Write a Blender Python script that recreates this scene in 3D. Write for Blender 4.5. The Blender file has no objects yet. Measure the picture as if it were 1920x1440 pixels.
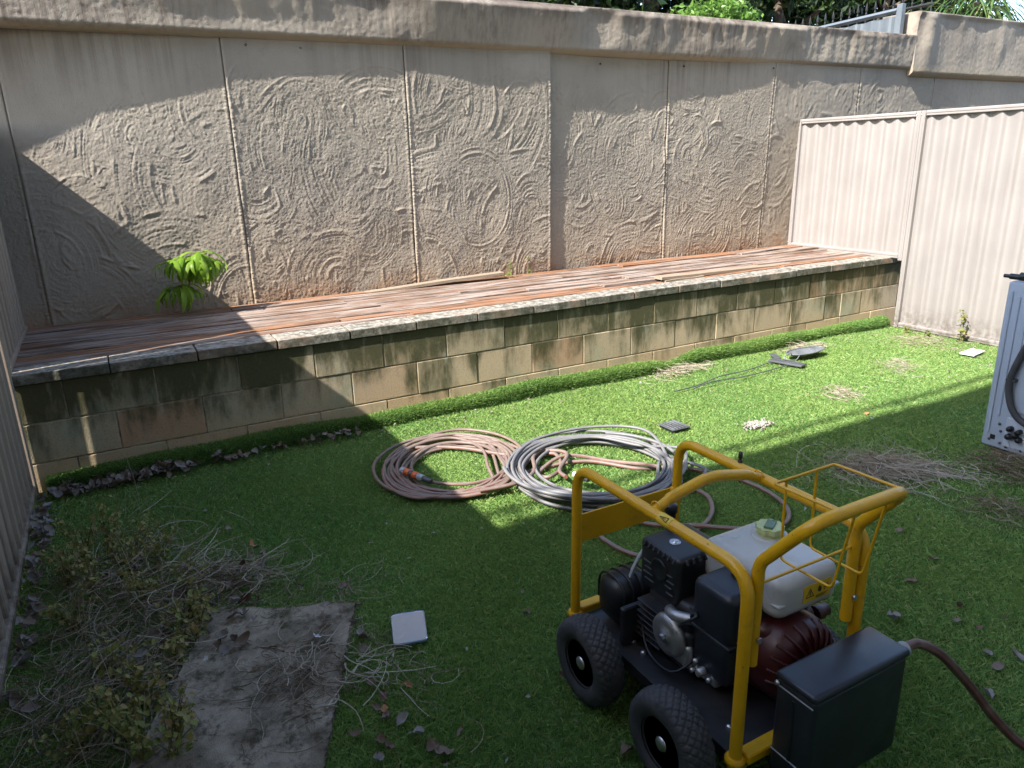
import bpy, bmesh, math, random
import numpy as np
from mathutils import Vector, Matrix
RAD = math.radians
rnd = random.Random(7)
rng = np.random.default_rng(11)
scene = bpy.context.scene
COL = scene.collection

# ---------------------------------------------------------------- camera, light, exposure
cam_d = bpy.data.cameras.new('camera'); cam = bpy.data.objects.new('camera', cam_d); COL.objects.link(cam)
P_, R_, Y_ = .3010265, -.02667536, -.4984
fw = Vector((-math.sin(Y_)*math.cos(P_), math.cos(Y_)*math.cos(P_), -math.sin(P_)))
rt = Vector((math.cos(Y_), math.sin(Y_), 0)); up = rt.cross(fw)
rt2 = math.cos(R_)*rt + math.sin(R_)*up; up2 = -math.sin(R_)*rt + math.cos(R_)*up
m = Matrix((rt2, up2, -fw)).transposed().to_4x4(); m.translation = Vector((0, 0, 1.4873))
cam.matrix_world = m
cam_d.sensor_width = 36; cam_d.lens = 1364.508/1920*36; cam_d.clip_start = .05; cam_d.clip_end = 300
scene.camera = cam
SA, SB = 1.0, .215                      # light travels (SA, SB, -1)
world = bpy.data.worlds.new('World'); scene.world = world; world.use_nodes = True
wn = world.node_tree.nodes; wl = world.node_tree.links
sky = wn.new('ShaderNodeTexSky'); sky.sky_type = 'NISHITA'; sky.sun_disc = False
sky.sun_elevation = math.atan2(1, math.hypot(SA, SB)); sky.sun_rotation = math.atan2(-SA, -SB)
bg = wn['Background']; wl.new(sky.outputs[0], bg.inputs[0]); bg.inputs[1].default_value = .15
sun_d = bpy.data.lights.new('sun', 'SUN'); sun_d.energy = 3.7; sun_d.angle = RAD(.53); sun_d.color = (1, .96, .90)
sun = bpy.data.objects.new('sun', sun_d); COL.objects.link(sun)
sun.rotation_euler = Vector((SA, SB, -1)).to_track_quat('-Z', 'Y').to_euler(); sun.location = (-8, -2, 9)
vs = scene.view_settings; vs.view_transform = 'Standard'; vs.look = 'None'; vs.gamma = 1; vs.use_curve_mapping = False
vs.exposure = 1.85
scene.render.engine = 'CYCLES'; scene.cycles.use_denoising = True; scene.cycles.max_bounces = 8

# ---------------------------------------------------------------- helpers
def tag(o, label=None, cat=None, group=None, kind=None):
    if label: o['label'] = label
    if cat: o['category'] = cat
    if group: o['group'] = group
    if kind: o['kind'] = kind
    return o
def thing(name, label, cat, loc, group=None):
    o = bpy.data.objects.new(name, None); COL.objects.link(o); o.location = loc; o.empty_display_size = .05
    return tag(o, label, cat, group)
def link(name, me, parent=None):
    o = bpy.data.objects.new(name, me); COL.objects.link(o)
    if parent is not None:
        o.parent = parent
        w = parent.location if parent.parent is None else Vector((0, 0, 0))
        # vertices are written in world coordinates
        o.matrix_parent_inverse = Matrix.Translation(-w)
    return o
def npmesh(name, V, F, mats=(), smooth=True, colors=None, uv=None):
    """V (n,3), F (m,k) arrays -> mesh"""
    V = np.asarray(V, np.float32); F = np.asarray(F, np.int32); k = F.shape[1]
    me = bpy.data.meshes.new(name)
    me.vertices.add(len(V)); me.vertices.foreach_set('co', V.ravel())
    me.loops.add(F.size); me.loops.foreach_set('vertex_index', F.ravel())
    me.polygons.add(len(F)); me.polygons.foreach_set('loop_start', np.arange(0, F.size, k, dtype=np.int32))
    me.polygons.foreach_set('loop_total', np.full(len(F), k, np.int32))
    me.polygons.foreach_set('use_smooth', np.full(len(F), smooth, bool))
    if colors is not None:
        a = me.attributes.new('tone', 'FLOAT', 'POINT'); a.data.foreach_set('value', np.asarray(colors, np.float32).ravel())
    if uv is not None:
        l = me.uv_layers.new(name='UVMap'); l.data.foreach_set('uv', np.asarray(uv, np.float32).ravel())
    for mt in mats: me.materials.append(mt)
    me.update(); me.validate()
    return me
class MB:
    def __init__(s): s.v = []; s.f = []; s.uv = []; s.sm = []
    def add(s, V, F, sm=False, uv=None):
        b = len(s.v); s.v += [tuple(p) for p in V]
        for i, f in enumerate(F):
            s.f.append([b+j for j in f]); s.sm.append(sm)
            s.uv += list(uv[i]) if uv else [(0, 0)]*len(f)
        return s
    def bm(s, bm, sm=False):
        bm.verts.index_update()
        s.add([v.co[:] for v in bm.verts], [[v.index for v in f.verts] for f in bm.faces], sm); bm.free(); return s
    def box(s, c, size, bev=0, seg=1, rot=None, sm=False):
        b = bmesh.new(); bmesh.ops.create_cube(b, size=1)
        for v in b.verts: v.co = Vector((v.co.x*size[0], v.co.y*size[1], v.co.z*size[2]))
        if bev: bmesh.ops.bevel(b, geom=list(b.edges), offset=bev, segments=seg, profile=.5, affect='EDGES')
        R = rot.to_3x3() if rot is not None else None
        for v in b.verts:
            if R is not None: v.co = R @ v.co
            v.co += Vector(c)
        return s.bm(b, sm or (bev > 0 and seg > 2))
    def tube(s, P, r, n=10, closed=False, cap=True, sm=True):
        P = [Vector(p) for p in P]; N = len(P)
        rr = r if hasattr(r, '__len__') else [r]*N
        T = []
        for i in range(N):
            a = P[(i-1) % N] if (closed or i > 0) else P[i]; b = P[(i+1) % N] if (closed or i < N-1) else P[i]
            t = (b-a); T.append(t.normalized() if t.length > 1e-9 else Vector((0, 0, 1)))
        u = T[0].orthogonal().normalized() if abs(T[0].z) > .9 else T[0].cross(Vector((0, 0, 1))).normalized()
        V = []; L = 0; Ls = []
        for i in range(N):
            u = (u - T[i]*u.dot(T[i]))
            u = u.normalized() if u.length > 1e-9 else T[i].orthogonal().normalized()
            w = T[i].cross(u)
            if i: L += (P[i]-P[i-1]).length
            Ls.append(L)
            for k in range(n):
                a = 2*math.pi*k/n
                V.append(P[i] + (u*math.cos(a) + w*math.sin(a))*rr[i])
        F = []; U = []
        for i in range(N if closed else N-1):
            j = (i+1) % N; l1 = Ls[i]; l2 = Ls[j] if j else L + .02
            for k in range(n):
                k2 = (k+1) % n
                F.append((i*n+k, i*n+k2, j*n+k2, j*n+k))
                U.append(((k/n, l1), ((k+1)/n, l1), ((k+1)/n, l2), (k/n, l2)))
        s.add(V, F, sm, U)
        if cap and not closed:
            s.add(V[:n], [list(range(n))[::-1]]); s.add(V[-n:], [list(range(n))])
        return s
    def lathe(s, prof, c, axis='Z', n=24, sm=True, rot0=0):
        """prof: list of (radius, height) along the axis"""
        V = []; F = []
        for r, h in prof:
            for k in range(n):
                a = 2*math.pi*k/n + rot0; x, y, z = r*math.cos(a), r*math.sin(a), h
                if axis == 'X': x, y, z = z, x, y
                elif axis == 'Y': x, y, z = y, z, x
                V.append((c[0]+x, c[1]+y, c[2]+z))
        for i in range(len(prof)-1):
            for k in range(n):
                F.append((i*n+k, i*n+(k+1) % n, (i+1)*n+(k+1) % n, (i+1)*n+k))
        s.add(V, F, sm)
        if prof[0][0] > 1e-5: s.add(V[:n], [list(range(n))[::-1]])
        if prof[-1][0] > 1e-5: s.add(V[-n:], [list(range(n))])
        return s
    def prism(s, poly, z0, z1, fn=None):
        n = len(poly); fn = fn or (lambda x, y, z: (x, y, z))
        V = [fn(x, y, z0) for x, y in poly] + [fn(x, y, z1) for x, y in poly]
        return s.add(V, [list(range(n))[::-1], [n+i for i in range(n)]] + [(i, (i+1) % n, n+(i+1) % n, n+i) for i in range(n)])
    def mesh(s, name, mats):
        me = bpy.data.meshes.new(name); me.from_pydata([tuple(v) for v in s.v], [], s.f)
        me.polygons.foreach_set('use_smooth', s.sm)
        l = me.uv_layers.new(name='UVMap'); l.data.foreach_set('uv', [c for p in s.uv for c in p])
        for mt in (mats if isinstance(mats, (list, tuple)) else [mats]): me.materials.append(mt)
        me.update(); return me
    def build(s, name, mats, parent=None):
        return link(name, s.mesh(name, mats), parent)
def smooth_path(P, step=.03, closed=False):
    P = [Vector(p) for p in P]; N = len(P); out = []
    for i in range(N if closed else N-1):
        g = lambda k: P[k % N] if closed else P[max(0, min(N-1, k))]
        a, b, c, d = g(i-1), g(i), g(i+1), g(i+2)
        n = max(2, int((c-b).length/step))
        for j in range(n):
            t = j/n
            out.append(.5*((2*b) + (c-a)*t + (2*a-5*b+4*c-d)*t*t + (3*b-a-3*c+d)*t**3))
    if not closed: out.append(P[-1])
    return out
def bent(P, r, seg=6):
    """polyline with rounded corners of radius r"""
    P = [Vector(p) for p in P]; out = [P[0]]
    for i in range(1, len(P)-1):
        a = (P[i-1]-P[i]); b = (P[i+1]-P[i]); la, lb = a.length, b.length; a.normalize(); b.normalize()
        ang = a.angle(b); d = min(r/math.tan(ang/2), la*.49, lb*.49)
        p0, p1 = P[i]+a*d, P[i]+b*d
        for j in range(seg+1):
            t = j/seg; out.append(p0*(1-t)**2 + P[i]*2*t*(1-t) + p1*t*t)
    out.append(P[-1]); return out

# ---------------------------------------------------------------- materials
class G:
    """small node graph builder"""
    def __init__(s, name):
        s.m = bpy.data.materials.new(name); s.m.use_nodes = True; s.t = s.m.node_tree
        s.b = s.t.nodes['Principled BSDF']; s.out = s.t.nodes['Material Output']
    def n(s, typ, **kw):
        nd = s.t.nodes.new(typ)
        for k, v in kw.items():
            if k.startswith('_'): setattr(nd, k[1:], v)
            else: s.put(nd.inputs[int(k[1:]) if k[0] == 'i' and k[1:].isdigit() else k.replace('__', ' ')], v)
        return nd
    def put(s, sock, v):
        if isinstance(v, bpy.types.NodeSocket): s.t.links.new(v, sock)
        elif isinstance(v, bpy.types.Node): s.t.links.new(v.outputs[0], sock)
        else:
            if hasattr(sock.default_value, '__len__') and len(sock.default_value) == 4 and len(v) == 3: v = (*v, 1)
            sock.default_value = v
    def pos(s): return s.n('ShaderNodeNewGeometry').outputs['Position']
    def obj(s): return s.n('ShaderNodeTexCoord').outputs['Object']
    def scl(s, vec, k): return s.n('ShaderNodeMapping', Vector=vec, Scale=k).outputs[0]
    def noise(s, vec, scale, detail=4, rough=.55, dist=0, w=None):
        nd = s.n('ShaderNodeTexNoise'); 
        if w is not None: nd.noise_dimensions = '4D'; s.put(nd.inputs['W'], w)
        s.put(nd.inputs['Vector'], vec)
        for k, v in (('Scale', scale), ('Detail', detail), ('Roughness', rough), ('Distortion', dist)): nd.inputs[k].default_value = v
        return nd.outputs[0]
    def ramp(s, fac, lo, hi):
        nd = s.n('ShaderNodeMapRange', Value=fac); nd.interpolation_type = 'SMOOTHSTEP'
        nd.inputs['From Min'].default_value = lo; nd.inputs['From Max'].default_value = hi
        return nd.outputs[0]
    def math(s, op, a, b=0.0): 
        nd = s.n('ShaderNodeMath', _operation=op); s.put(nd.inputs[0], a); s.put(nd.inputs[1], b); return nd.outputs[0]
    def mix(s, f, a, b, mode='MIX'):
        nd = s.n('ShaderNodeMix', _data_type='RGBA', _blend_type=mode)
        s.put(nd.inputs[0], f); s.put(nd.inputs[6], a); s.put(nd.inputs[7], b); return nd.outputs[2]
    def rand(s): return s.n('ShaderNodeObjectInfo').outputs['Random']
    def sep(s, v): return s.n('ShaderNodeSeparateXYZ', Vector=v)
    def bump(s, h, dist, strength=1):
        nd = s.n('ShaderNodeBump', Height=h); nd.inputs['Distance'].default_value = dist; nd.inputs['Strength'].default_value = strength
        s.put(s.b.inputs['Normal'], nd.outputs[0]); return nd
    def fin(s, col, rough=.6, spec=.5, metal=0):
        s.put(s.b.inputs['Base Color'], col); s.put(s.b.inputs['Roughness'], rough)
        s.b.inputs['Specular IOR Level'].default_value = spec; s.b.inputs['Metallic'].default_value = metal
        return s.m
def plain(name, col, rough=.5, metal=0, var=.12, scale=12, bump=0, spec=.5, dust=None):
    g = G(name); p = g.obj(); nz = g.noise(p, scale, 5)
    c = g.mix(g.ramp(nz, .3, .7), [x*(1-var) for x in col], [min(1, x*(1+var)) for x in col])
    if dust: c = g.mix(g.math('MULTIPLY', g.ramp(g.noise(p, 9, 6, .7), .45, .8), dust[1]), c, dust[0])
    if bump: g.bump(g.noise(p, scale*8, 4), bump)
    r = g.math('ADD', g.math('MULTIPLY', g.noise(p, scale*2.3, 5), .25), rough-.12)
    return g.fin(c, r, spec, metal)
def leafy(name, cols, trans=.35, rough=.5):
    """leaf material; 'tone' attribute picks a colour"""
    g = G(name); a = g.n('ShaderNodeAttribute', _attribute_name='tone').outputs['Fac']
    nd = g.n('ShaderNodeValToRGB', Fac=a); cr = nd.color_ramp
    while len(cr.elements) < len(cols): cr.elements.new(.5)
    for i, c in enumerate(cols): cr.elements[i].position = i/(len(cols)-1); cr.elements[i].color = (*c, 1)
    c = g.mix(g.math('MULTIPLY', g.noise(g.pos(), 40, 3), .35), nd.outputs[0], (0.02, .03, .01))
    g.fin(c, rough, .35)
    tr = g.n('ShaderNodeBsdfTranslucent', Color=c); mx = g.n('ShaderNodeMixShader')
    mx.inputs[0].default_value = trans; g.t.links.new(g.b.outputs[0], mx.inputs[1]); g.t.links.new(tr.outputs[0], mx.inputs[2])
    g.t.links.new(mx.outputs[0], g.out.inputs[0]); return g.m

def m_render(cap=False):
    g = G('rendered_wall_' + ('cap' if cap else 'paint')); p = g.pos(); z = g.sep(p).outputs[2]; x = g.sep(p).outputs[0]
    big = g.noise(p, 1.1, 5, .6); c = g.mix(g.ramp(big, .35, .65), (.275, .24, .194), (.335, .29, .231))
    # warm dust low down
    low = g.math('MULTIPLY', g.ramp(z, 1.35, .62), g.ramp(g.noise(p, 1.6, 5), .25, .65))
    c = g.mix(g.math('MULTIPLY', low, .5), c, (.36, .275, .19))
    base = g.math('MULTIPLY', g.ramp(z, .78, .60), g.ramp(g.noise(p, 5, 5), .35, .6))
    c = g.mix(g.math('MULTIPLY', base, .65), c, (.30, .18, .105))
    # run-off streaks
    st = g.noise(g.scl(p, (9, 9, .28)), 3.0, 5, .65); wide = g.noise(g.scl(p, (1, 1, .15)), 1.25, 3, .5)
    zl, zh = (1.75, 2.2) if not cap else (2.15, 2.3)
    k = g.math('MULTIPLY', g.math('MULTIPLY', g.ramp(z, zl, zh), g.math('ADD', g.math('MULTIPLY', g.ramp(x, 7.5, 7.3), .75), .25)), g.math('MULTIPLY', g.ramp(st, .36, .7), g.ramp(wide, .34, .62)))
    c = g.mix(g.math('MULTIPLY', k, .8 if cap else .5), c, (.085, .06, .045))
    if cap:
        topd = g.math('MULTIPLY', g.math('MULTIPLY', g.ramp(z, 2.40, 2.56), g.ramp(x, 7.5, 7.3)), g.ramp(g.noise(p, 2.6, 6, .65), .38, .62))
        c = g.mix(g.math('MULTIPLY', topd, .8), c, (.07, .05, .042))
        und_bounce = g.ramp(z, 2.262, 2.236); c = g.mix(g.math('MULTIPLY', und_bounce, .45), c, (.36, .29, .19))  # bounce light on the underside chamfer, painted in as a tan band
    c = g.mix(g.math('MULTIPLY', g.ramp(g.noise(p, 14, 6, .75), .5, .8), .28), c, (.13, .105, .085))
    g.bump(g.noise(p, 170, 3, .6), .0035, .8)
    return g.fin(c, .82, .3)
M = {}
M['render'] = m_render(); M['cap'] = m_render(True)
def m_block():
    g = G('mouldy_concrete_block'); p = g.pos(); r = g.rand(); z = g.sep(p).outputs[2]
    c = g.mix(r, (.40, .325, .215), (.50, .395, .265)); 
    c = g.mix(g.ramp(g.math('FRACT', g.math('MULTIPLY', r, 7.3)), .6, .95), c, (.45, .29, .18))
    c = g.mix(g.ramp(g.noise(p, 3.2, 4), .48, .7), c, (.35, .34, .24))
    c = g.mix(g.math('MULTIPLY', g.ramp(z, .22, .05), .6), c, (.50, .345, .20))
    n1 = g.noise(g.scl(p, (1, 1, .45)), 3.4, 8, .66, .3, w=g.math('MULTIPLY', r, 1.3)); n2 = g.noise(g.scl(p, (5, 5, .7)), 4, 5, .6)
    bias = g.math('MULTIPLY', g.math('SUBTRACT', z, .27), .62)
    k = g.math('ADD', g.math('ADD', n1, bias), g.math('MULTIPLY', g.math('SUBTRACT', n2, .5), .30))
    c = g.mix(g.math('MULTIPLY', g.ramp(k, .41, .65), .94), c, g.mix(g.noise(p, 60, 3), (.034, .037, .015), (.09, .088, .04)))
    c = g.mix(g.math('MULTIPLY', g.ramp(g.noise(p, 120, 3), .5, .75), .35), c, (.05, .05, .03))
    c = g.mix(g.math('MULTIPLY', g.ramp(g.noise(g.scl(p, (2.5, 2.5, .8)), 5, 5), .60, .75), .5), c, (.42, .40, .31))
    g.bump(g.noise(p, 150, 4, .65), .003, .8); return g.fin(c, .9, .2)
M['block'] = m_block()
def m_coping():
    g = G('lichen_coping_stone'); p = g.pos()
    c = g.mix(g.ramp(g.noise(p, 30, 6, .7), .38, .62), (.12, .11, .088), (.34, .318, .275))
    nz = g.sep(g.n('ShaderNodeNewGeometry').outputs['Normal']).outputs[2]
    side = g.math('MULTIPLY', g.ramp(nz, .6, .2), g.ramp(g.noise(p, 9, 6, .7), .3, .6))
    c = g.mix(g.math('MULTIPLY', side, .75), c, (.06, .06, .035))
    c = g.mix(g.math('MULTIPLY', g.ramp(g.noise(p, 6, 5), .5, .7), .5), c, (.36, .25, .18))
    g.bump(g.noise(p, 110, 4, .7), .004, .9); return g.fin(c, .9, .2)
M['coping'] = m_coping()
M['mortar'] = plain('mortar', (.33, .29, .21), .9, var=.5, scale=20, bump=.003, spec=.2)
def m_deck(orange=False):
    g = G('orange_deck_timber' if orange else 'weathered_deck_timber'); p = g.obj(); r = g.rand()
    q = g.scl(p, (.7, 14, 14)); fine = g.noise(q, 6, 8, .7, .4, w=g.math('MULTIPLY', r, 9)); broad = g.noise(g.scl(p, (1.2, 5, 5)), 2, 5, .6, w=g.math('MULTIPLY', r, 20))
    c = g.mix(fine, (.09, .055, .038), (.25, .155, .105)) if not orange else g.mix(fine, (.16, .07, .03), (.36, .175, .085))
    c = g.mix(g.math('MULTIPLY', g.ramp(r, .2, .9), .3), c, (.28, .13, .07))
    c = g.mix(g.math('MULTIPLY', g.ramp(broad, .38, .6), g.math('ADD', g.math('MULTIPLY', g.ramp(fine, .3, .6), .6 if not orange else .2), .25 if not orange else .05)), c, (.36, .315, .28))
    c = g.mix(g.math('MULTIPLY', g.ramp(g.noise(q, 3, 6, .7, w=g.math('MULTIPLY', r, 31)), .50, .60), .9), c, (.045, .03, .022))
    g.bump(fine, .006, .7); return g.fin(c, .75, .25)
M['deck'] = m_deck(); M['deck_orange'] = m_deck(True)
def m_loose():
    g = G('grey_loose_timber'); p = g.obj(); f = g.noise(g.scl(p, (1, 16, 16)), 5, 7, .7)
    c = g.mix(f, (.16, .12, .09), (.4, .32, .23)); g.bump(f, .004, .7); return g.fin(c, .85, .2)
M['loose'] = m_loose()
M['grey_steel'] = plain('grey_fence_steel', (.12, .14, .16), .4, var=.06)
def m_fence(name, col, dirt):
    g = G(name); p = g.pos(); z = g.sep(p).outputs[2]
    c = g.mix(g.ramp(g.noise(p, 3, 5), .3, .7), [v*.94 for v in col], [v*1.05 for v in col])
    c = g.mix(g.math('MULTIPLY', g.ramp(g.noise(g.scl(p, (9, 9, .5)), 4, 5), .52, .72), .22), c, dirt)
    c = g.mix(g.math('MULTIPLY', g.ramp(z, .26, .0), g.math('MULTIPLY', g.ramp(g.noise(p, 22, 6, .7), .38, .62), .75)), c, [v*.55 for v in dirt])
    c = g.mix(g.math('MULTIPLY', g.ramp(g.noise(p, 70, 2), .72, .78), .5), c, dirt)
    return g.fin(c, g.math('ADD', g.math('MULTIPLY', g.noise(p, 8, 4), .2), .38), .4)
M['fence'] = m_fence('cream_fence_steel', (.265, .242, .226), (.18, .145, .11)); M['taupe_steel'] = m_fence('taupe_fence_steel', (.30, .24, .185), (.17, .13, .09))
M['black_iron'] = plain('black_iron', (.02, .02, .02), .5)
M['soil'] = plain('soil', (.11, .075, .045), .95, var=.5, scale=25, bump=.01, spec=.1)
def m_turf(name, base=False):
    g = G(name)
    if base:
        p = g.pos(); c = g.mix(g.ramp(g.noise(p, 30, 5), .3, .7), (.06, .12, .03), (.11, .19, .05)); g.bump(g.noise(p, 160, 3), .008); return g.fin(c, .9, .15)
    a = g.n('ShaderNodeAttribute', _attribute_name='tone').outputs['Fac']
    nd = g.n('ShaderNodeValToRGB', Fac=a); cr = nd.color_ramp
    for i in range(3): cr.elements.new(.5)
    for i, (q, c) in enumerate(((0, (.085, .195, .06)), (.5, (.205, .35, .09)), (.84, (.39, .51, .19)), (.9, (.42, .42, .17)), (1, (.42, .34, .18)))):
        cr.elements[i].position = q; cr.elements[i].color = (*c, 1)
    c = g.mix(g.ramp(g.noise(g.pos(), 1.3, 4), .35, .7), nd.outputs[0], g.mix(.4, nd.outputs[0], (.26, .36, .09)))
    g.fin(c, .45, .4)
    tr = g.n('ShaderNodeBsdfTranslucent', Color=c); mx = g.n('ShaderNodeMixShader'); mx.inputs[0].default_value = .3
    g.t.links.new(g.b.outputs[0], mx.inputs[1]); g.t.links.new(tr.outputs[0], mx.inputs[2]); g.t.links.new(mx.outputs[0], g.out.inputs[0])
    return g.m
M['turf'] = m_turf('turf_blades'); M['turf_base'] = m_turf('turf_backing', True)
M['twig'] = leafy('dry_twigs', ((.13, .09, .055), (.27, .205, .14), (.42, .345, .255), (.52, .46, .38)), .05, .8)
M['dry_leaf'] = leafy('dry_leaves', ((.10, .06, .04), (.2, .13, .09), (.27, .215, .185), (.32, .29, .27)), .15, .6)
M['orange_leaf'] = leafy('orange_leaves', ((.42, .15, .05), (.5, .24, .11)), .2, .6)
M['weed'] = leafy('weed_leaves', ((.12, .17, .035), (.23, .26, .06), (.36, .31, .10), (.36, .23, .10)), .35)
M['fresh'] = leafy('fresh_leaves', ((.18, .35, .03), (.29, .48, .05), (.40, .56, .09)), .58, .35)
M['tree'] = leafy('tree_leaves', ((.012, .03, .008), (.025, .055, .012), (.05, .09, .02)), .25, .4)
M['shrub'] = leafy('shrub_leaves', ((.07, .16, .025), (.13, .26, .04), (.2, .34, .07)), .35, .4)
M['palm'] = leafy('strap_leaves', ((.03, .08, .02), (.1, .18, .04), (.28, .34, .12)), .3, .4)
M['bark'] = plain('bark', (.1, .075, .05), .9, var=.4, bump=.01)
M['stem'] = plain('green_stem', (.16, .16, .05), .7, var=.3)
def m_yellow():
    g = G('yellow_frame_paint'); p = g.pos()
    c = g.mix(g.ramp(g.noise(p, 7, 5), .3, .7), (.58, .31, .006), (.65, .35, .008))
    c = g.mix(g.math('MULTIPLY', g.ramp(g.noise(p, 18, 6, .7), .5, .75), .4), c, (.27, .16, .04))
    chip = g.ramp(g.noise(p, 75, 5, .75), .655, .675); c = g.mix(g.math('MULTIPLY', chip, .85), c, (.05, .04, .035))
    g.bump(g.math('SUBTRACT', g.noise(p, 120, 3), g.math('MULTIPLY', chip, .8)), .0006)
    return g.fin(c, g.math('ADD', g.math('MULTIPLY', g.noise(p, 30, 4), .25), .2), .5)
M['yellow'] = m_yellow()
M['black_plastic'] = plain('black_plastic', (.011, .012, .014), .42, var=.2, scale=25, dust=((.06, .06, .06), .4))
M['satin_black'] = plain('satin_black_box', (.013, .016, .023), .36, var=.15, scale=8, dust=((.05, .053, .06), .35))
M['plate'] = plain('dirty_base_plate', (.018, .018, .021), .45, var=.3, dust=((.08, .068, .05), .5))
M['rubber'] = plain('tyre_rubber', (.042, .042, .045), .75, var=.25, scale=20, dust=((.08, .07, .06), .5))
M['rim'] = plain('wheel_rim', (.045, .045, .05), .4)
M['steel'] = plain('bright_steel', (.55, .56, .58), .3, metal=.9)
M['alu'] = plain('cast_aluminium', (.42, .42, .42), .42, metal=.8, var=.15, bump=.002)
M['red'] = plain('dark_red_cover', (.05, .006, .007), .36, var=.1)
M['tank'] = plain('pale_fuel_tank', (.42, .42, .405), .3, var=.06, scale=5, dust=((.3, .26, .16), .5))
M['cap_green'] = plain('fuel_cap', (.42, .47, .2), .35)
M['cap_dark'] = plain('fuel_cap_badge', (.08, .15, .07), .3)
M['sticker'] = plain('yellow_sticker', (.62, .42, .03), .5, var=.04)
M['ink'] = plain('black_ink', (.012, .012, .012), .5)
M['white_print'] = plain('white_print', (.6, .6, .6), .5)
M['brass'] = plain('brass', (.5, .33, .12), .35, metal=.9)
M['orange_plastic'] = plain('orange_coupling', (.62, .13, .035), .4)
M['grey_plastic'] = plain('grey_coupling', (.33, .36, .38), .4)
def m_hose(name, c0, c1, c2):
    g = G(name); u = g.sep(g.n('ShaderNodeTexCoord').outputs['UV']).outputs[0]
    s = g.math('FRACT', g.math('MULTIPLY', u, 2)); s = g.math('ABSOLUTE', g.math('SUBTRACT', s, .5))
    c = g.mix(g.ramp(s, .20, .24), c0, c1); c = g.mix(g.ramp(s, .40, .43), c, c2)
    c = g.mix(g.math('MULTIPLY', g.ramp(g.noise(g.pos(), 25, 5), .4, .75), .3), c, (.3, .25, .2))
    return g.fin(c, .5, .4)
M['hose_brown'] = m_hose('brown_striped_hose', (.165, .12, .10), (.205, .15, .13), (.21, .08, .06))
M['hose_grey'] = m_hose('grey_hose', (.15, .15, .155), (.19, .19, .195), (.11, .11, .12))
M['hose_dark'] = m_hose('dark_red_hose', (.12, .06, .05), (.07, .035, .03), (.16, .06, .05))
M['appliance'] = plain('grey_blue_metal', (.36, .41, .49), .4, var=.05, scale=3)
M['appliance_light'] = plain('pale_panel', (.45, .49, .55), .4, var=.05)
def m_mat():
    g = G('worn_fibre_mat'); p = g.obj(); w = g.noise(g.scl(p, (60, 12, 12)), 3, 5, .7); b = g.noise(p, 5, 6, .65)
    c = g.mix(g.ramp(b, .40, .58), (.17, .13, .08), (.40, .325, .235)); c = g.mix(g.math('MULTIPLY', w, .5), c, (.34, .31, .27))
    c = g.mix(g.math('MULTIPLY', g.ramp(g.noise(p, 11, 7, .75), .47, .62), .8), c, (.055, .042, .026))
    g.bump(g.noise(g.scl(p, (1.2, 1, 1)), 260, 3, .7), .006, .9); return g.fin(c, .95, .1)
M['mat'] = m_mat()
def m_lid():
    g = G('clear_plastic_lid'); g.fin((.30, .38, .50), .2, .5)
    g.b.inputs['Transmission Weight'].default_value = .55; g.b.inputs['IOR'].default_value = 1.3; return g.m
M['lid'] = m_lid()
M['lid_white'] = plain('white_lid', (.62, .64, .64), .4)
M['chips'] = plain('white_chips', (.30, .275, .235), .8, var=.25, scale=60)
M['charcoal'] = plain('charcoal_plastic', (.07, .075, .08), .5)
M['galv'] = plain('galvanised_dish', (.22, .23, .235), .5, metal=.6, var=.3)
M['house_wall'] = plain('house_render', (.66, .62, .56), .85); M['house_roof'] = plain('house_soffit', (.5, .47, .42), .8)

# ---------------------------------------------------------------- ground
def sheet(name, x0, x1, y0, y1, z, mt, nx=1, ny=1, fn=None):
    X, Y = np.meshgrid(np.linspace(x0, x1, nx+1), np.linspace(y0, y1, ny+1)); Z = np.full(X.shape, float(z))
    if fn is not None: Z = Z + fn(X, Y)
    V = np.stack([X, Y, Z], -1).reshape(-1, 3); i = np.arange(nx*ny); a = (i//nx)*(nx+1) + i % nx
    o = link(name, npmesh(name, V, np.stack([a, a+1, a+nx+2, a+nx+1], 1), [mt])); return tag(o, kind='structure')
def lumps(X, Y):
    return (.006*np.sin(X*2.1+1)*np.cos(Y*2.7) + .004*np.sin(X*5.3+Y*3.1))*np.clip((X+.45)*3, 0, 1)
sheet('ground', -60, 60, -60, 60, -.06, M['soil'])
sheet('lawn', -.56, 5.93, -1.0, 3.94, -.004, M['turf_base'], 90, 70, lumps)
terr = MB().box((20, 32.5, 1.07), (120, 54, 2.2)); tag(terr.build('terrain', M['soil']), kind='structure')

# rolled turf edge at the foot of the block wall
def roll_top(x): return .076 + .008*np.sin(x*3.3) + .005*np.sin(x*8.1+2) - .03*np.exp(-((x-3.45)/.12)**2) + .012*np.exp(-((x-3.7)/.15)**2)
NS = 140; xs = np.linspace(-.44, 5.86, NS); NA = 9; V = []
for x in xs:
    h = roll_top(x); d = .085 + .012*math.sin(x*4.7)
    for k in range(NA):
        a = math.pi*.5*k/(NA-1)*1.0
        V.append((x, 3.945 - d*math.sin(a)**.8, h*math.cos(a)**.6 if k < NA-1 else -.004))
F = [(i*NA+k, (i+1)*NA+k, (i+1)*NA+k+1, i*NA+k+1) for i in range(NS-1) for k in range(NA-1)]
tag(link('turf_edge', npmesh('turf_edge', V, F, [M['turf_base']])), kind='structure')
ROLL = np.array(V).reshape(NS, NA, 3)

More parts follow.
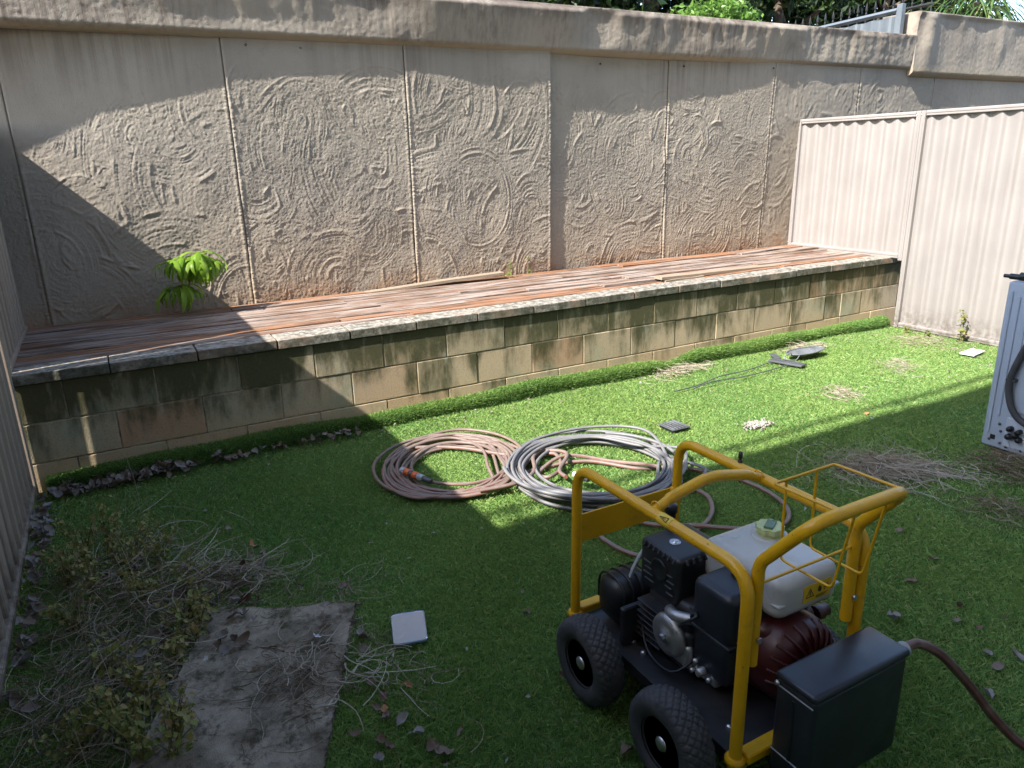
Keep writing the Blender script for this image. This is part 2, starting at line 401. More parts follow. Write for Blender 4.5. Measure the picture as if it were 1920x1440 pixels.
# blades of the artificial turf
def blades(P, Nrm, hgt, wid, lean, tone):
    n = len(P); a = rng.uniform(0, 2*np.pi, n)
    side = np.stack([np.cos(a), np.sin(a), np.zeros(n)], 1)
    la = rng.uniform(0, 2*np.pi, n); lv = np.stack([np.cos(la), np.sin(la), np.zeros(n)], 1)*lean[:, None]
    mid = P + (Nrm*.6 + lv*.25)*hgt[:, None]; tip = P + (Nrm + lv)*hgt[:, None]
    V = np.stack([P - side*wid[:, None], P + side*wid[:, None], mid + side*wid[:, None]*.8, tip], 1).reshape(-1, 3)
    i = np.arange(n)*4; F = np.concatenate([np.stack([i, i+1, i+2], 1), np.stack([i, i+2, i+3], 1)])
    return V, F, np.repeat(tone, 4)
def lawn_points(n, x0, x1, y0, y1): return np.stack([rng.uniform(x0, x1, n), rng.uniform(y0, y1, n)], 1)
parts = [lawn_points(300000, -.5, 5.9, 2.3, 3.9), lawn_points(190000, -.5, 2.9, .95, 2.3), lawn_points(60000, 2.9, 5.9, .9, 2.3), lawn_points(34000, 1.3, 3.2, .35, .95)]
xy = np.concatenate(parts)
def soft(x, y, s, ph): return np.sin(x*s+ph)*np.cos(y*s*1.17+ph*2.1) + .5*np.sin(x*s*2.3-y*s*1.9+ph)
bald = np.clip((xy[:, 0]-5.15)*1.3, 0, 1)*np.clip((3.75-xy[:, 1])*3, 0, 1)*(.55+.35*soft(xy[:, 0], xy[:, 1], 6, 1))
keep = rng.uniform(size=len(xy)) > bald; xy = xy[keep]; n = len(xy)
P = np.stack([xy[:, 0], xy[:, 1], lumps(xy[:, 0], xy[:, 1])-.005], 1)
hg = rng.uniform(.010, .020, n)*(1+.15*soft(xy[:, 0], xy[:, 1], 3.1, .4)); ln = np.abs(rng.normal(.75, .45, n))
tone = np.clip(rng.normal(.45, .2, n)+.07*soft(xy[:, 0], xy[:, 1], 2.2, .7), 0, .84); br = rng.uniform(size=n) < .045+.25*bald[keep]; tone[br] = rng.uniform(.88, 1, br.sum())
Nz = np.tile([0, 0, 1.], (n, 1))
B1 = blades(P, Nz, hg, rng.uniform(.0011, .0020, n), ln, tone)
n2 = 60000; si = rng.uniform(0, NS-1.001, n2); ki = rng.uniform(0, NA-1.001, n2); i0 = si.astype(int); k0 = ki.astype(int); fs = (si-i0)[:, None]; fk = (ki-k0)[:, None]
P2 = (ROLL[i0, k0]*(1-fs)+ROLL[i0+1, k0]*fs)*(1-fk) + (ROLL[i0, k0+1]*(1-fs)+ROLL[i0+1, k0+1]*fs)*fk
ang = np.pi*.5*ki/(NA-1); N2 = np.stack([np.zeros(n2), -np.sin(ang)-.25, np.cos(ang)+.15], 1)
B2 = blades(P2, N2, rng.uniform(.010, .018, n2), rng.uniform(.0012, .0020, n2), np.abs(rng.normal(.6, .35, n2)), np.clip(rng.normal(.45, .18, n2), 0, .84))
V = np.concatenate([B1[0], B2[0]]); F = np.concatenate([B1[1], B2[1]+len(B1[0])])
tag(link('artificial_grass', npmesh('artificial_grass', V, F, [M['turf']], False, np.concatenate([B1[2], B2[2]]))), kind='stuff')

# ---------------------------------------------------------------- rendered retaining wall
YW = 5.05; ZC0, ZC1 = 2.225, 2.545
wall = thing('rendered_wall', 'tall grey brown rendered wall with swirling trowel texture behind the timber deck', 'wall', (3, YW, .5))
def vnoise(sh, cells, r):
    """smooth value noise on a grid"""
    a = r.standard_normal((cells[0]+3, cells[1]+3)); u = np.linspace(0, cells[0], sh[0]); v = np.linspace(0, cells[1], sh[1])
    i = u.astype(int); j = v.astype(int); fu = (u-i); fv = (v-j); fu = fu*fu*(3-2*fu); fv = fv*fv*(3-2*fv)
    A = a[np.ix_(i, j)]; B = a[np.ix_(i+1, j)]; C = a[np.ix_(i, j+1)]; D = a[np.ix_(i+1, j+1)]
    fu = fu[:, None]; fv = fv[None]
    return (A*(1-fu)+B*fu)*(1-fv) + (C*(1-fu)+D*fu)*fv
def swirl(X, Z, r, strokes):
    brk = vnoise(X.shape, (X.shape[0]//9, X.shape[1]//9), r); h = np.zeros(X.shape); W = X.max()-X.min(); H = Z.max()-Z.min()
    for s in range(strokes):
        cx = r.uniform(X.min(), X.max()); cz = r.uniform(Z.min()-.1, Z.max()); R0 = r.choice([r.uniform(.08, .22), r.uniform(.2, .55)]); w = r.uniform(.05, .15)
        ex = r.uniform(.55, 1.0); ph0 = r.uniform(-np.pi, np.pi); ln_ = r.uniform(.6, 2.3)
        tb = r.standard_normal(400); per = r.uniform(.006, .011)
        dx = (X-cx)/ex; dz = Z-cz; rr = np.hypot(dx, dz); ph = np.abs((np.arctan2(dz, dx)-ph0+np.pi) % (2*np.pi)-np.pi)
        m_ = np.clip((w-np.abs(rr-R0))/.025, 0, 1)*np.clip((ln_-ph)*R0/.05, 0, 1)
        if m_.max() <= 0: continue
        q = rr/per + .4*np.sin(ph*5); k = q.astype(int) % 398; f = q-np.floor(q); f = f*f*(3-2*f)
        rid = tb[k]*(1-f)+tb[k+1]*f
        edge = np.exp(-((np.abs(rr-R0)-w+.018)/.011)**2)*r.uniform(.3, 1.3)
        h = h*(1-m_) + m_*(.0011*np.clip(rid, -1.0, 2.6)*np.clip(brk*.7+.85, .1, 1.7) + .0038*edge*np.clip(brk+.7, 0, 1.5) + r.uniform(-.001, .0022))
    return h
XL = np.array([-.9, -.4, -.25, .12, .5, .85, 1.39, 1.94, 2.55, 3.09, 3.2, 3.48, 4.0, 4.58, 5.19, 5.45, 6.2, 9.5])
ZL = np.array([1.3, 1.5, 1.573, 1.757, 1.832, 1.928, 1.97, 1.981, 1.976, 2.04, 1.99, 1.935, 1.882, 1.93, 2.06, 2.13, 2.08, 2.03]); 
PROT = .075
def wall_base(X, Z):
    """large-scale outward offset so the capping's grazing shadow ends where the wall shows it"""
    zl = np.interp(X, XL, ZL)
    need = PROT - SB*(ZC0 - zl)
    t = np.clip((Z-.62)/np.maximum(zl-.62, .2), 0, 1.15)
    return need*np.minimum(t, 1)
joints = [-1.3, -.36, .805, 1.97, 3.132, 4.30, 5.485, 6.655, 7.83, 9.6]
steps = [-.004, 0, .003, .010, -.011, -.004, -.003, 0, 0]
for i in range(9):
    x0, x1 = joints[i]+.001, joints[i+1]-.001; cell = .0052 if i < 6 else .011
    nx = int((x1-x0)/cell); nz = int((ZC0+.02-.5)/cell)
    gx = np.linspace(x0, x1, nx+1); gz = np.linspace(.5, ZC0+.02, nz+1); X, Z = np.meshgrid(gx, gz)
    r = np.random.default_rng(100+i)
    zl = np.interp(X, XL, ZL) + .02*vnoise(X.shape, (2, 9), r)
    rough = np.clip((zl+.13-Z)/.10, .07, 1)
    h = swirl(X, Z, r, 62 if i else 1)*rough
    g1 = r.standard_normal(X.shape); g1 = (g1 + np.roll(g1, 1, 0) + np.roll(g1, 1, 1) + np.roll(np.roll(g1, 1, 0), 1, 1))*.5
    h += (.00062*g1 + .0006*np.clip(vnoise(X.shape, (nz//2, nx//2), r), -.6, 3) + .0004*vnoise(X.shape, (nz//6, nx//6), r))*rough
    h += .003*vnoise(X.shape, (8, 6), r)*np.clip((zl-Z)/.3, .1, 1)
    e = np.minimum(X-x0, x1-X)
    h += .004*np.exp(-((e-.012)/.009)**2)*np.clip((zl+.1-Z)/.1, .25, 1)*(1+.4*r.standard_normal(nz+1)[:, None])
    h = h + steps[i] + wall_base(X, Z)
    # back of the panel edge so that the joint reads as a groove
    h[:, 0] = h[:, 1]-.010; h[:, -1] = h[:, -2]-.006
    Vw = np.stack([X, YW-h, Z], -1).reshape(-1, 3); c = np.arange(nx*nz); a = (c//nx)*(nx+1) + c % nx
    link('wall_panel', npmesh('wall_panel', Vw, np.stack([a, a+1, a+nx+2, a+nx+1], 1), [M['render']]), wall)
MB().box((4.2, YW+.32, 1.2), (11.4, .2, 2.2)).build('wall_core', M['mortar'], wall)
# capping beam
def capping(name, x0, x1, z0, z1, prot, cell, litfn, cham, depth, parent):
    nx = int((x1-x0)/cell); nz = int((z1-z0)/cell); r = np.random.default_rng(55)
    gx = np.linspace(x0, x1, nx+1); gz = np.linspace(z0, z1, nz+1); X, Z = np.meshgrid(gx, gz)
    L = litfn(X, Z, r)
    slope = SB*(1.35*(1-L)) - .01
    h = np.cumsum(slope, 0)*(z1-z0)/nz
    for _ in range(10): h[:, 1:-1] = (h[:, :-2]+h[:, 2:]+h[:, 1:-1]*2)/4
    g1 = r.standard_normal(X.shape); g1 = (g1 + np.roll(g1, 1, 0) + np.roll(g1, 1, 1))*.58
    h += prot + (.0009*g1 + .0004*vnoise(X.shape, (nz//2, nx//2), r))*(.2+.8*L)
    h += .0012*vnoise(X.shape, (3, nx//40), r)
    # chamfer under, rounded top edge
    t = np.clip((Z-z0)/cham, 0, 1); h -= (1-t)*.05
    t = np.clip((z1-Z)/.05, 0, 1); t = t*t*(3-2*t); h = h*t + (1-t)*(prot+.026+.0012*g1)
    rows = [np.stack([gx, np.full(nx+1, YW+.03), np.full(nx+1, z0-.002)], 1)]
    rows += list(np.stack([X, YW-h, Z], -1))
    rows += [np.stack([gx, YW-h[-1]+.03, np.full(nx+1, z1+.006)], 1), np.stack([gx, np.full(nx+1, YW+depth), np.full(nx+1, z1+.008)], 1), np.stack([gx, np.full(nx+1, YW+depth), np.full(nx+1, z0)], 1)]
    A = np.stack(rows); nr = len(rows); Vw = A.reshape(-1, 3); c = np.arange(nx*(nr-1)); a = (c//nx)*(nx+1) + c % nx
    Fq = np.stack([a, a+1, a+nx+2, a+nx+1], 1)
    me = npmesh(name, Vw, Fq, [M['cap']]); o = link(name, me, parent)
    # end faces
    for side, cl in ((0, False), (nx, True)):
        ring = A[:, side]; mb = MB(); mb.add(ring, [list(range(nr)) if not cl else list(range(nr))[::-1]]); mb.build('capping_end', M['cap'], parent)
    return o
def lit_main(X, Z, r):
    n1 = vnoise(X.shape, (12, 260), r); n2 = vnoise(X.shape, (2, 14), r)
    f = (Z-ZC0)/(ZC1-ZC0)
    L = np.clip(2.4-X, 0, 1.2)*.8 - f*.9 + .25 + .3*n2 + .14*n1
    L = np.maximum(L, 1.3*np.exp(-(((X-3.55)/.2)**2) - ((f-.42)/.35)**2) + .14*n1-.1)
    L = np.maximum(L, np.clip((X-4.9)*.8, 0, .55)+.25*n1+.3*n2-.25*np.abs(f-.5)-.15)
    return np.clip(L*1.5, 0, 1)
capping('capping_beam', -1.3, 7.36, ZC0, ZC1, PROT, .009, lit_main, .03, .27, wall)
capping('raised_capping', 7.36, 11, 2.17, 2.76, .10, .013, lambda X, Z, r: np.clip(.95+.25*vnoise(X.shape, (5, 20), r), 0, 1), .04, .30, wall)
for x, z in ((1.28, 2.185), (2.35, 2.16), (3.6, 2.17), (4.45, 2.18), (5.45, 2.19), (.95, 2.19)):   # weep holes
    MB().lathe([(.007, .004), (.007, -.004), (.0045, -.004), (.0045, .004)], (x, YW-float(wall_base(np.array(x), np.array(z)))-.002, z), 'Y', 10).build('weep_hole', M['ink'], wall)
# broken render ledge under the capping near the right
mb = MB()
for k in range(26):
    x = 5.65 + k*.045 + rnd.uniform(-.01, .01)
    mb.box((x, YW-.02, 2.075+.03*(k/26)+rnd.uniform(-.012, .012)), (rnd.uniform(.03, .07), rnd.uniform(.02, .05), rnd.uniform(.012, .035)), .006, 1, Matrix.Rotation(rnd.uniform(-.4, .4), 3, 'Y'))
tag(mb.build('broken_render', M['render'], wall), kind='stuff')

# ---------------------------------------------------------------- block wall, deck
bw = thing('block_wall', 'low mould stained concrete block retaining wall along the turf', 'wall', (2.7, 3.95, 0))
YF = 3.9494; X0B, X1B = -.5, 6.06
def course(js, z0, z1):
    js = [X0B] + [j for j in js if X0B+.05 < j < X1B-.05] + [X1B]
    for a, b in zip(js, js[1:]):
        w = b-a-.006; d = rnd.uniform(-.0025, .0025)
        MB().box(((a+b)/2, YF+.045+d, (z0+z1)/2), (w, .09, z1-z0-.006), .0035, 2, Matrix.Rotation(rnd.uniform(-.003, .003), 3, 'Z')).build('concrete_block', M['block'], bw)
top = [.106+.4*k for k in range(-2, 16)]; mid_ = [1.106+.4*k for k in range(-4, 10)] + [5.106, 5.306, 5.56]
course(top, .339, .535); course(sorted(set(round(v, 3) for v in mid_)), .139, .339); course(top, -.06, .139)
MB().box((2.77, YF+.0535, .235), (6.55, .095, .58)).build('mortar_bed', M['mortar'], bw)
cj = [-.51] + [1.118+.4*k for k in range(-3, 13)] + [6.06]
for a, b in zip(cj, cj[1:]):
    MB().box(((a+b)/2, 4.022+rnd.uniform(-.003, .003), .562+rnd.uniform(-.002, .002)), (b-a-.006, .176, .052), .0045, 2, Matrix.Rotation(rnd.uniform(-.004, .004), 3, 'Z')).build('coping_stone', M['coping'], bw)
deck = thing('timber_deck', 'weathered reddish timber deck along the foot of the rendered wall', 'deck', (2.7, 4.6, .5))
def board(name, p0, p1, w, t, mt, parent=None, lift0=0, lift1=0, seg=14, tw=0, sag=0):
    """plank from p0 to p1 (centres of the top face), with a little warp"""
    p0, p1 = Vector(p0), Vector(p1); L = (p1-p0).length; d = (p1-p0)/L; s = Vector((-d.y, d.x, 0)).normalized()
    c = (p0+p1)/2; V = []
    ph = rnd.uniform(0, 6); rings = []
    for i in range(seg+1):
        f = i/seg; q = p0.lerp(p1, f); z = lift0*(1-f)**2 + lift1*f**2 + .0018*math.sin(ph+f*7) - sag*4*f*(1-f); tl = tw*(f-.5)
        r_ = []
        for a, b in ((-.5, -.0025), (-.47, 0), (.47, 0), (.5, -.0025), (.5, -t), (-.5, -t)):
            r_.append(q + s*(a*w) + Vector((0, 0, z + b + tl*a*w)) - c)
        rings.append(r_)
    V = [v for r_ in rings for v in r_]; F = [(i*6+k, (i+1)*6+k, (i+1)*6+(k+1) % 6, i*6+(k+1) % 6) for i in range(seg) for k in range(6)]
    F += [list(range(6)), [seg*6+5-k for k in range(6)]]
    mb = MB(); mb.add(V, F); me = mb.mesh(name, mt); o = bpy.data.objects.new(name, me); COL.objects.link(o)
    if parent: o.parent = parent; o.location = c - parent.location
    else: o.location = c
    return o
rows = 10; yb = np.linspace(4.112, 5.035, rows+1)
for i in range(rows):
    y = (yb[i]+yb[i+1])/2; z = .589 + .014*i/(rows-1); cuts = [-.5] + [1.6+rnd.uniform(-1, 1), 3.8+rnd.uniform(-1, 1)] + [5.88]
    for a, b in zip(cuts, cuts[1:]):
        if b-a < .25: continue
        board('deck_board', (a+.003, y, z+rnd.uniform(-.003, .003)), (b-.003, y, z+rnd.uniform(-.003, .003)), .084+rnd.uniform(-.002, .002), .021, M['deck_orange'] if i == rows-1 or (i < 2 and rnd.random() < .3) or rnd.random() < .03 else M['deck'], deck, lift0=rnd.choice((0, 0, .006, .012)), lift1=rnd.choice((0, 0, 0, .008)), tw=rnd.uniform(-.05, .05))
for x in np.arange(-.4, 5.9, .45): MB().box((x, 4.58, .52), (.045, .9, .09)).build('joist', M['loose'], deck)
MB().box((2.7, 4.58, .43), (6.38, .9, .06)).build('deck_underlay', M['soil'], deck)
tag(board('loose_board', (1.55, 4.985, .612), (2.62, 4.93, .66), .07, .022, M['loose']), 'grey deck board sprung up at one end below the tall wall', 'board')
tag(board('loose_board', (3.52, 4.17, .628), (5.0, 4.22, .592), .082, .022, M['loose']), 'long warped grey board lying across the deck edge above the block wall', 'board')
tag(board('loose_board', (5.0, 4.83, .612), (5.62, 4.865, .617), .08, .02, M['deck']), 'short loose brown board on the deck beside the cream fence', 'board')
tag(board('broken_batten', (3.55, 4.135, .60), (3.93, 4.14, .60), .03, .016, M['loose']), 'short dark batten under the warped board on the coping', 'batten')

# ---------------------------------------------------------------- fences
def sheet_profile(s, pitch=.133, depth=.030):
    """trapezoid sheet, offset at distance s"""
    f = 1-(s/pitch) % 1
    return depth*.95*np.interp(f, np.linspace(0, 1, 13), [0, .02, .10, .22, .37, .53, .68, .82, .93, .98, .72, .24, 0])
def FM(root): return M['fence'] if root.location.x > 0 else M['taupe_steel']
def fence_panel(root, x, y0, y1, z0, z1, sgn):
    """steel fence infill in the plane x, running from y0 to y1, face turned to sgn*x"""
    ya, yb_ = min(y0, y1), max(y0, y1); n = 3 if yb_-ya > 1.6 else 2
    cut = np.linspace(ya, yb_, n+1)
    for a, b in zip(cut, cut[1:]):
        s = [v for v in np.arange(a, b, .133/24)] + [b]; s = np.array(s)
        off = np.array([sheet_profile(v-ya) if sgn < 0 else .036*float(np.interp(((v-ya)/.133) % 1, [0, .38, .46, .88, .96, 1], [0, 0, 1, 1, 0, 0])) for v in s])
        V = np.concatenate([np.stack([x + sgn*(off-.017), s, np.full(len(s), z0+.015)], 1), np.stack([x+sgn*(off-.017), s, np.full(len(s), z1-.015)], 1)])
        k = np.arange(len(s)-1); Fq = np.stack([k, k+1, k+1+len(s), k+len(s)], 1)
        link('infill_sheet', npmesh('infill_sheet', V, Fq, [FM(root)], sgn < 0), root)
    for nm, z, h in (('bottom_rail', z0, .042), ('top_rail', z1, .042)):
        mb = MB(); mb.box((x, (ya+yb_)/2, z), (.052, yb_-ya-.002, h), .004, 1)
        mb.box((x+sgn*.0275, (ya+yb_)/2, z+h*.18), (.004, yb_-ya-.002, h*.4), .0015, 1); mb.build(nm, FM(root), root)
def fence_post(root, x, y, z0, z1):
    mb = MB(); mb.box((x, y, (z0+z1)/2), (.058, .038, z1-z0), .003, 1); mb.box((x, y, (z0+z1)/2), (.064, .014, z1-z0-.004), .002, 1)
    mb.build('post', FM(root), root)
    for z in (z1-.03, z0+.03):
        MB().lathe([(.0001, -.005), (.004, -.004), (.005, 0)], (x-.03 if x > 0 else x+.03, y+.012, z), 'X', 8).build('rivet', M['steel'], root)
rf = thing('steel_fence', 'cream corrugated steel fence at the right end of deck and turf', 'fence', (5.9, 3.83, 0))
fence_panel(rf, 5.9, 3.87, 5.0, .607, 1.742, -1); fence_post(rf, 5.9, 5.02, .60, 1.765)
fence_post(rf, 5.9, 3.85, .57, 1.765); fence_post(rf, 5.9, 3.81, 0, 1.765)
fence_panel(rf, 5.9, 1.45, 3.79, .025, 1.745, -1); fence_post(rf, 5.9, 1.43, 0, 1.77)
fence_panel(rf, 5.9, -.9, 1.41, .025, 1.745, -1)
MB().lathe([(.0001, -.008), (.012, -.006), (.014, 0)], (5.868, 2.93, 1.61), 'X', 10).build('dent', M['steel'], rf)
lf = thing('steel_fence', 'taupe corrugated steel fence along the left side of the yard, in shade', 'fence', (-.51, 3.9, 0))
fence_panel(lf, -.51, 4.0, 5.16, .60, 1.72, 1); fence_post(lf, -.51, 3.96, .56, 1.74); fence_post(lf, -.51, 5.15, .56, 1.74)
fence_post(lf, -.51, 3.915, 0, 1.74); fence_panel(lf, -.51, 1.55, 3.89, .035, 1.72, 1); fence_post(lf, -.51, 1.53, 0, 1.74); fence_panel(lf, -.51, -.9, 1.51, .035, 1.72, 1)

# ---------------------------------------------------------------- the house behind and above the camera (its eave shades the near lawn)
hs = thing('house', 'pale rendered house with a high flat roof edge above the near turf', 'house', (2, -.9, 0))
MB().box((2.5, -1.15, 2.965), (13, .3, 6.05)).build('house_wall', M['house_wall'], hs)
ZE = 5.8; YE = 2.43 - SB*ZE
MB().box((2.5+(1.2-ZE+1.7)/2, (YE-1.3)/2, ZE+.09), (8.4-(1.2-ZE+1.7), YE+1.3, .18)).build('patio_roof', M['house_roof'], hs)
MB().tube([(1.2-ZE, YE+.13, ZE+.02), (6.7, YE+.13, ZE+.02)], .022, 10).build('shadow_bar', M['house_roof'], hs)  # unseen bar, added to cast the faint shadow line beyond the eave's
for x in np.arange(1.3-ZE, 6.8, 1.35): MB().box((x, YE+.08, ZE+.06), (.02, .18, .02)).build('shadow_bar_bracket', M['house_roof'], hs)  # unseen supports, added to carry that shadow bar

# ---------------------------------------------------------------- planting behind the wall
def crown(n, fn, size, tones, asp=.5):
    """n leaf faces at points from fn(n)"""
    P = fn(n); a = rng.normal(size=(n, 3)); a /= np.linalg.norm(a, axis=1)[:, None]; b = rng.normal(size=(n, 3)); b -= a*(a*b).sum(1)[:, None]; b /= np.linalg.norm(b, axis=1)[:, None]
    s = rng.uniform(.6, 1.3, n)[:, None]*size; c = np.cross(a, b)
    V = np.stack([P-a*s, P+b*s*asp+c*s*.12, P+a*s, P-b*s*asp+c*s*.12], 1).reshape(-1, 3); F = np.arange(4*n).reshape(-1, 4)
    return V, F, np.repeat(np.clip(rng.normal(tones[0], tones[1], n), 0, 1), 4)
def clumps(c, rad, k, cr):
    C = rng.normal(size=(k, 3)); C /= np.linalg.norm(C, axis=1)[:, None]; C = C*rng.uniform(.35, 1, (k, 1))**.5*np.array(rad)+np.array(c)
    def f(n):
        i = rng.integers(0, k, n); d = rng.normal(size=(n, 3)); d /= np.linalg.norm(d, axis=1)[:, None]
        return C[i] + d*rng.uniform(.3, 1, (n, 1))**.4*cr*rng.uniform(.7, 1.2, k)[i][:, None]
    return f
def tree(x, y, z, rad, h, label, seed, n=9000):
    t = thing('tree', label, 'tree', (x, y, 2.15), 'trees behind the rendered wall')
    mb = MB(); mb.tube(smooth_path([(x, y, 2.1), (x+.1, y, 2.8), (x-.05, y+.1, 3.6), (x+.1, y, z+h*.3)], .2), [.16-.012*i for i in range(len(smooth_path([(x, y, 2.1), (x+.1, y, 2.8), (x-.05, y+.1, 3.6), (x+.1, y, z+h*.3)], .2)))] , 9)
    for k in range(7):
        a = k*2.4; q = Vector((x+.02, y, 2.7+k*.25)); mb.tube(smooth_path([q, q+Vector((math.cos(a)*.6, math.sin(a)*.6, .35)), q+Vector((math.cos(a)*1.3, math.sin(a)*1.3, .8))], .2), .035, 6)
    mb.build('trunk', M['bark'], t)
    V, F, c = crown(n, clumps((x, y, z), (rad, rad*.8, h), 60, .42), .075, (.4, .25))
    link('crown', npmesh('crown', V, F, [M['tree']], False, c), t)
tree(2.2, 8.6, 4.3, 1.7, 2.0, 'dark leafy tree directly behind the middle of the wall, farthest left', 1)
tree(4.7, 8.2, 4.1, 1.6, 2.0, 'dark leafy tree behind the bright shrub', 2)
tree(7.3, 8.9, 4.2, 1.8, 2.0, 'dark leafy tree behind the spear topped fence', 3)
tree(10.2, 9.2, 4.2, 1.9, 2.0, 'dark leafy tree behind the raised end of the wall', 4)
tree(13.4, 9.6, 4.3, 2.0, 2.0, 'dark leafy tree behind the strappy palm', 5)
tree(-.6, 8.6, 4.4, 1.7, 2.0, 'dark leafy tree standing left behind the wall', 6)
hedge = thing('hedge', 'continuous dark hedge closing the view behind the wall', 'hedge', (5, 10.5, 2.15))
def slab(n): return np.stack([rng.uniform(-3, 18, n), rng.uniform(10.2, 11.6, n), rng.uniform(2.2, 6.5, n)], 1)
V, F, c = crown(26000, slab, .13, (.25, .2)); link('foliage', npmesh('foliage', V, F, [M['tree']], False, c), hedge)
mb = MB()
for x in np.arange(-2.8, 18, 1.1): mb.tube([(x, 10.9, 2.1), (x+.1, 10.9, 5)], .06, 6)
mb.build('stems', M['bark'], hedge)['kind'] = 'stuff'
sh = thing('shrub', 'bright green leafy shrub rising above the top of the wall', 'shrub', (5.55, 5.95, 2.15))
V, F, c = crown(2600, clumps((5.6, 5.95, 2.62), (.5, .25, .3), 26, .16), .032, (.55, .25)); link('foliage', npmesh('foliage', V, F, [M['shrub']], False, c), sh)
mb = MB()
for k in range(9): mb.tube(smooth_path([(5.55, 5.95, 2.15), (5.55+.25*math.cos(k*2.1), 5.95+.12*math.sin(k*2.1), 2.45), (5.6+.45*math.cos(k*2.1), 5.95+.2*math.sin(k*2.1), 2.75)], .1), .008, 5)
mb.build('stems', M['bark'], sh)['kind'] = 'stuff'
sh = thing('shrub', 'darker green shrub beside the spear topped fence', 'shrub', (6.6, 6.9, 2.15))
V, F, c = crown(2600, clumps((6.75, 6.9, 2.75), (.55, .3, .4), 26, .18), .036, (.5, .25)); link('foliage', npmesh('foliage', V, F, [M['tree']], False, c), sh)
mb = MB(); mb.tube([(6.6, 6.9, 2.1), (6.65, 6.9, 2.7)], .02, 6); mb.build('stem', M['bark'], sh)
# grey fence panel running back from the wall
gf = thing('grey_steel_fence', 'short grey corrugated steel fence running back from behind the wall', 'fence', (7.25, 5.5, 2.17))
def gpt(y): return 2.805 - .03*(y-5.1)
n = 60; s = np.linspace(5.1, 6.3, n); off = np.array([sheet_profile(v, .19, .05) for v in s])
V = np.concatenate([np.stack([7.25-off+.02, s, np.full(n, 2.17)], 1), np.stack([7.25-off+.02, s, 2.74-.03*(s-5.1)], 1)]); k = np.arange(n-1)
link('infill_sheet', npmesh('infill_sheet', V, np.stack([k, k+1, k+1+n, k+n], 1), [M['grey_steel']], False), gf)
MB().tube([(7.25, 5.12, gpt(5.1)-.02), (7.25, 6.3, gpt(6.3)-.02)], .026, 4, sm=False).build('top_rail', M['grey_steel'], gf)
MB().box((7.25, 5.08, 2.50), (.06, .06, .68), .004).build('post', M['grey_steel'], gf)
sf = thing('spear_fence', 'black iron fence with spear points behind the grey steel fence', 'fence', (7.6, 5.8, 2.17))
def spear(y, parent):
    zb = 2.87 - .02*(y-5.3); mb = MB(); mb.tube([(7.6, y, 2.17), (7.6, y, zb)], .007, 6)
    mb.lathe([(.006, 0), (.013, .012), (.006, .025), (.007, .035), (.016, .05), (.001, .125)], (7.6, y, zb), 'Z', 8); return mb.build('spear', M['black_iron'], parent)
for y in np.arange(5.0, 7.1, .105): spear(y, sf)
MB().tube([(7.6, 4.99, 2.85), (7.6, 7.1, 2.815)], .016, 4, sm=False).build('rail', M['black_iron'], sf)
# strappy palm
pm = thing('strappy_palm', 'strappy palm with long pale drooping leaves above the raised wall end', 'palm', (9.9, 5.9, 2.15))
def strap(c, az, el, L, w, droop, n=9):
    P = []; d = Vector((math.cos(az)*math.cos(el), math.sin(az)*math.cos(el), math.sin(el))); p = Vector(c)
    for i in range(n+1): P.append(p.copy()); p += d*(L/n); d = (d+Vector((0, 0, -droop/n))).normalized()
    s = d.cross(Vector((0, 0, 1))).normalized(); V = []
    for i, q in enumerate(P):
        ww = w*math.sin(math.pi*(.12+.88*(1-i/n)))**.6 if i < n else .0006
        V += [q-s*ww, q+s*ww]
    return V, [(2*i, 2*i+1, 2*i+3, 2*i+2) for i in range(n)]
Vs, Fs, Ts = [], [], []
for k in range(150):
    fr = k % 9; c = (9.75+.25*math.cos(fr*2.4), 5.85+.2*math.sin(fr*2.4), 3.12+.12*math.sin(fr*1.7))
    V, F = strap(c, rnd.uniform(2.2, 7.2), rnd.uniform(-.5, .8), rnd.uniform(.5, .95), rnd.uniform(.007, .013), rnd.uniform(1.2, 2.6)); b = len(Vs); Vs += V; Fs += [tuple(b+i for i in f) for f in F]; Ts += [rnd.random()]*len(V)
link('foliage', npmesh('foliage', Vs, Fs, [M['palm']], False, Ts), pm)
MB().tube(smooth_path([(9.9, 5.9, 2.1), (9.85, 5.9, 2.7), (9.75, 5.85, 3.15)], .1), .045, 8).build('trunk', M['bark'], pm)
# ---------------------------------------------------------------- pressure washer cart
XA, XB, YFAR, YNEAR, ZT, ZP = 1.07, 1.448, 1.60, .942, .645, .16
pw = thing('pressure_washer', 'yellow tube framed pressure washer cart with petrol engine on black wheels', 'pressure washer', (1.26, 1.27, 0))
FR = .0148
def side_frame(x):
    P = bent([(x, YFAR, .14), (x, YFAR-.01, ZT), (x, YNEAR, ZT-.004), (x, YNEAR, .09)], .075, 8)
    return MB().tube(P, FR, 14)
for x in (XA, XB): side_frame(x).build('frame_tube', M['yellow'], pw)
for x in (XA, XB):
    for y in (YFAR, YNEAR): MB().lathe([(.016, -.012), (.024, -.010), (.024, 0), (.019, .006)], (x, y, .158), 'Z', 16).build('post_collar', M['yellow'], pw)
P = bent([(XA, 1.262, ZT-.004), (1.13, 1.262, .668), (1.235, 1.262, .690), (1.285, 1.262, .690), (1.39, 1.262, .668), (XB, 1.262, ZT-.004)], .16, 6)
MB().tube(P, [.0148 if 2 < i < len(P)-3 else .0125 for i in range(len(P))], 12).build('cross_tube', M['yellow'], pw)
MB().box(((XA+XB)/2, 1.606, .434), (XB-XA-.02, .006, .092), .0015).build('name_plate', M['yellow'], pw)
for y in (YFAR+.004, YNEAR-.01): MB().box(((XA+XB)/2, y, .162), (XB-XA-.03, .036, .024), .003).build('cross_bar', M['yellow'], pw)
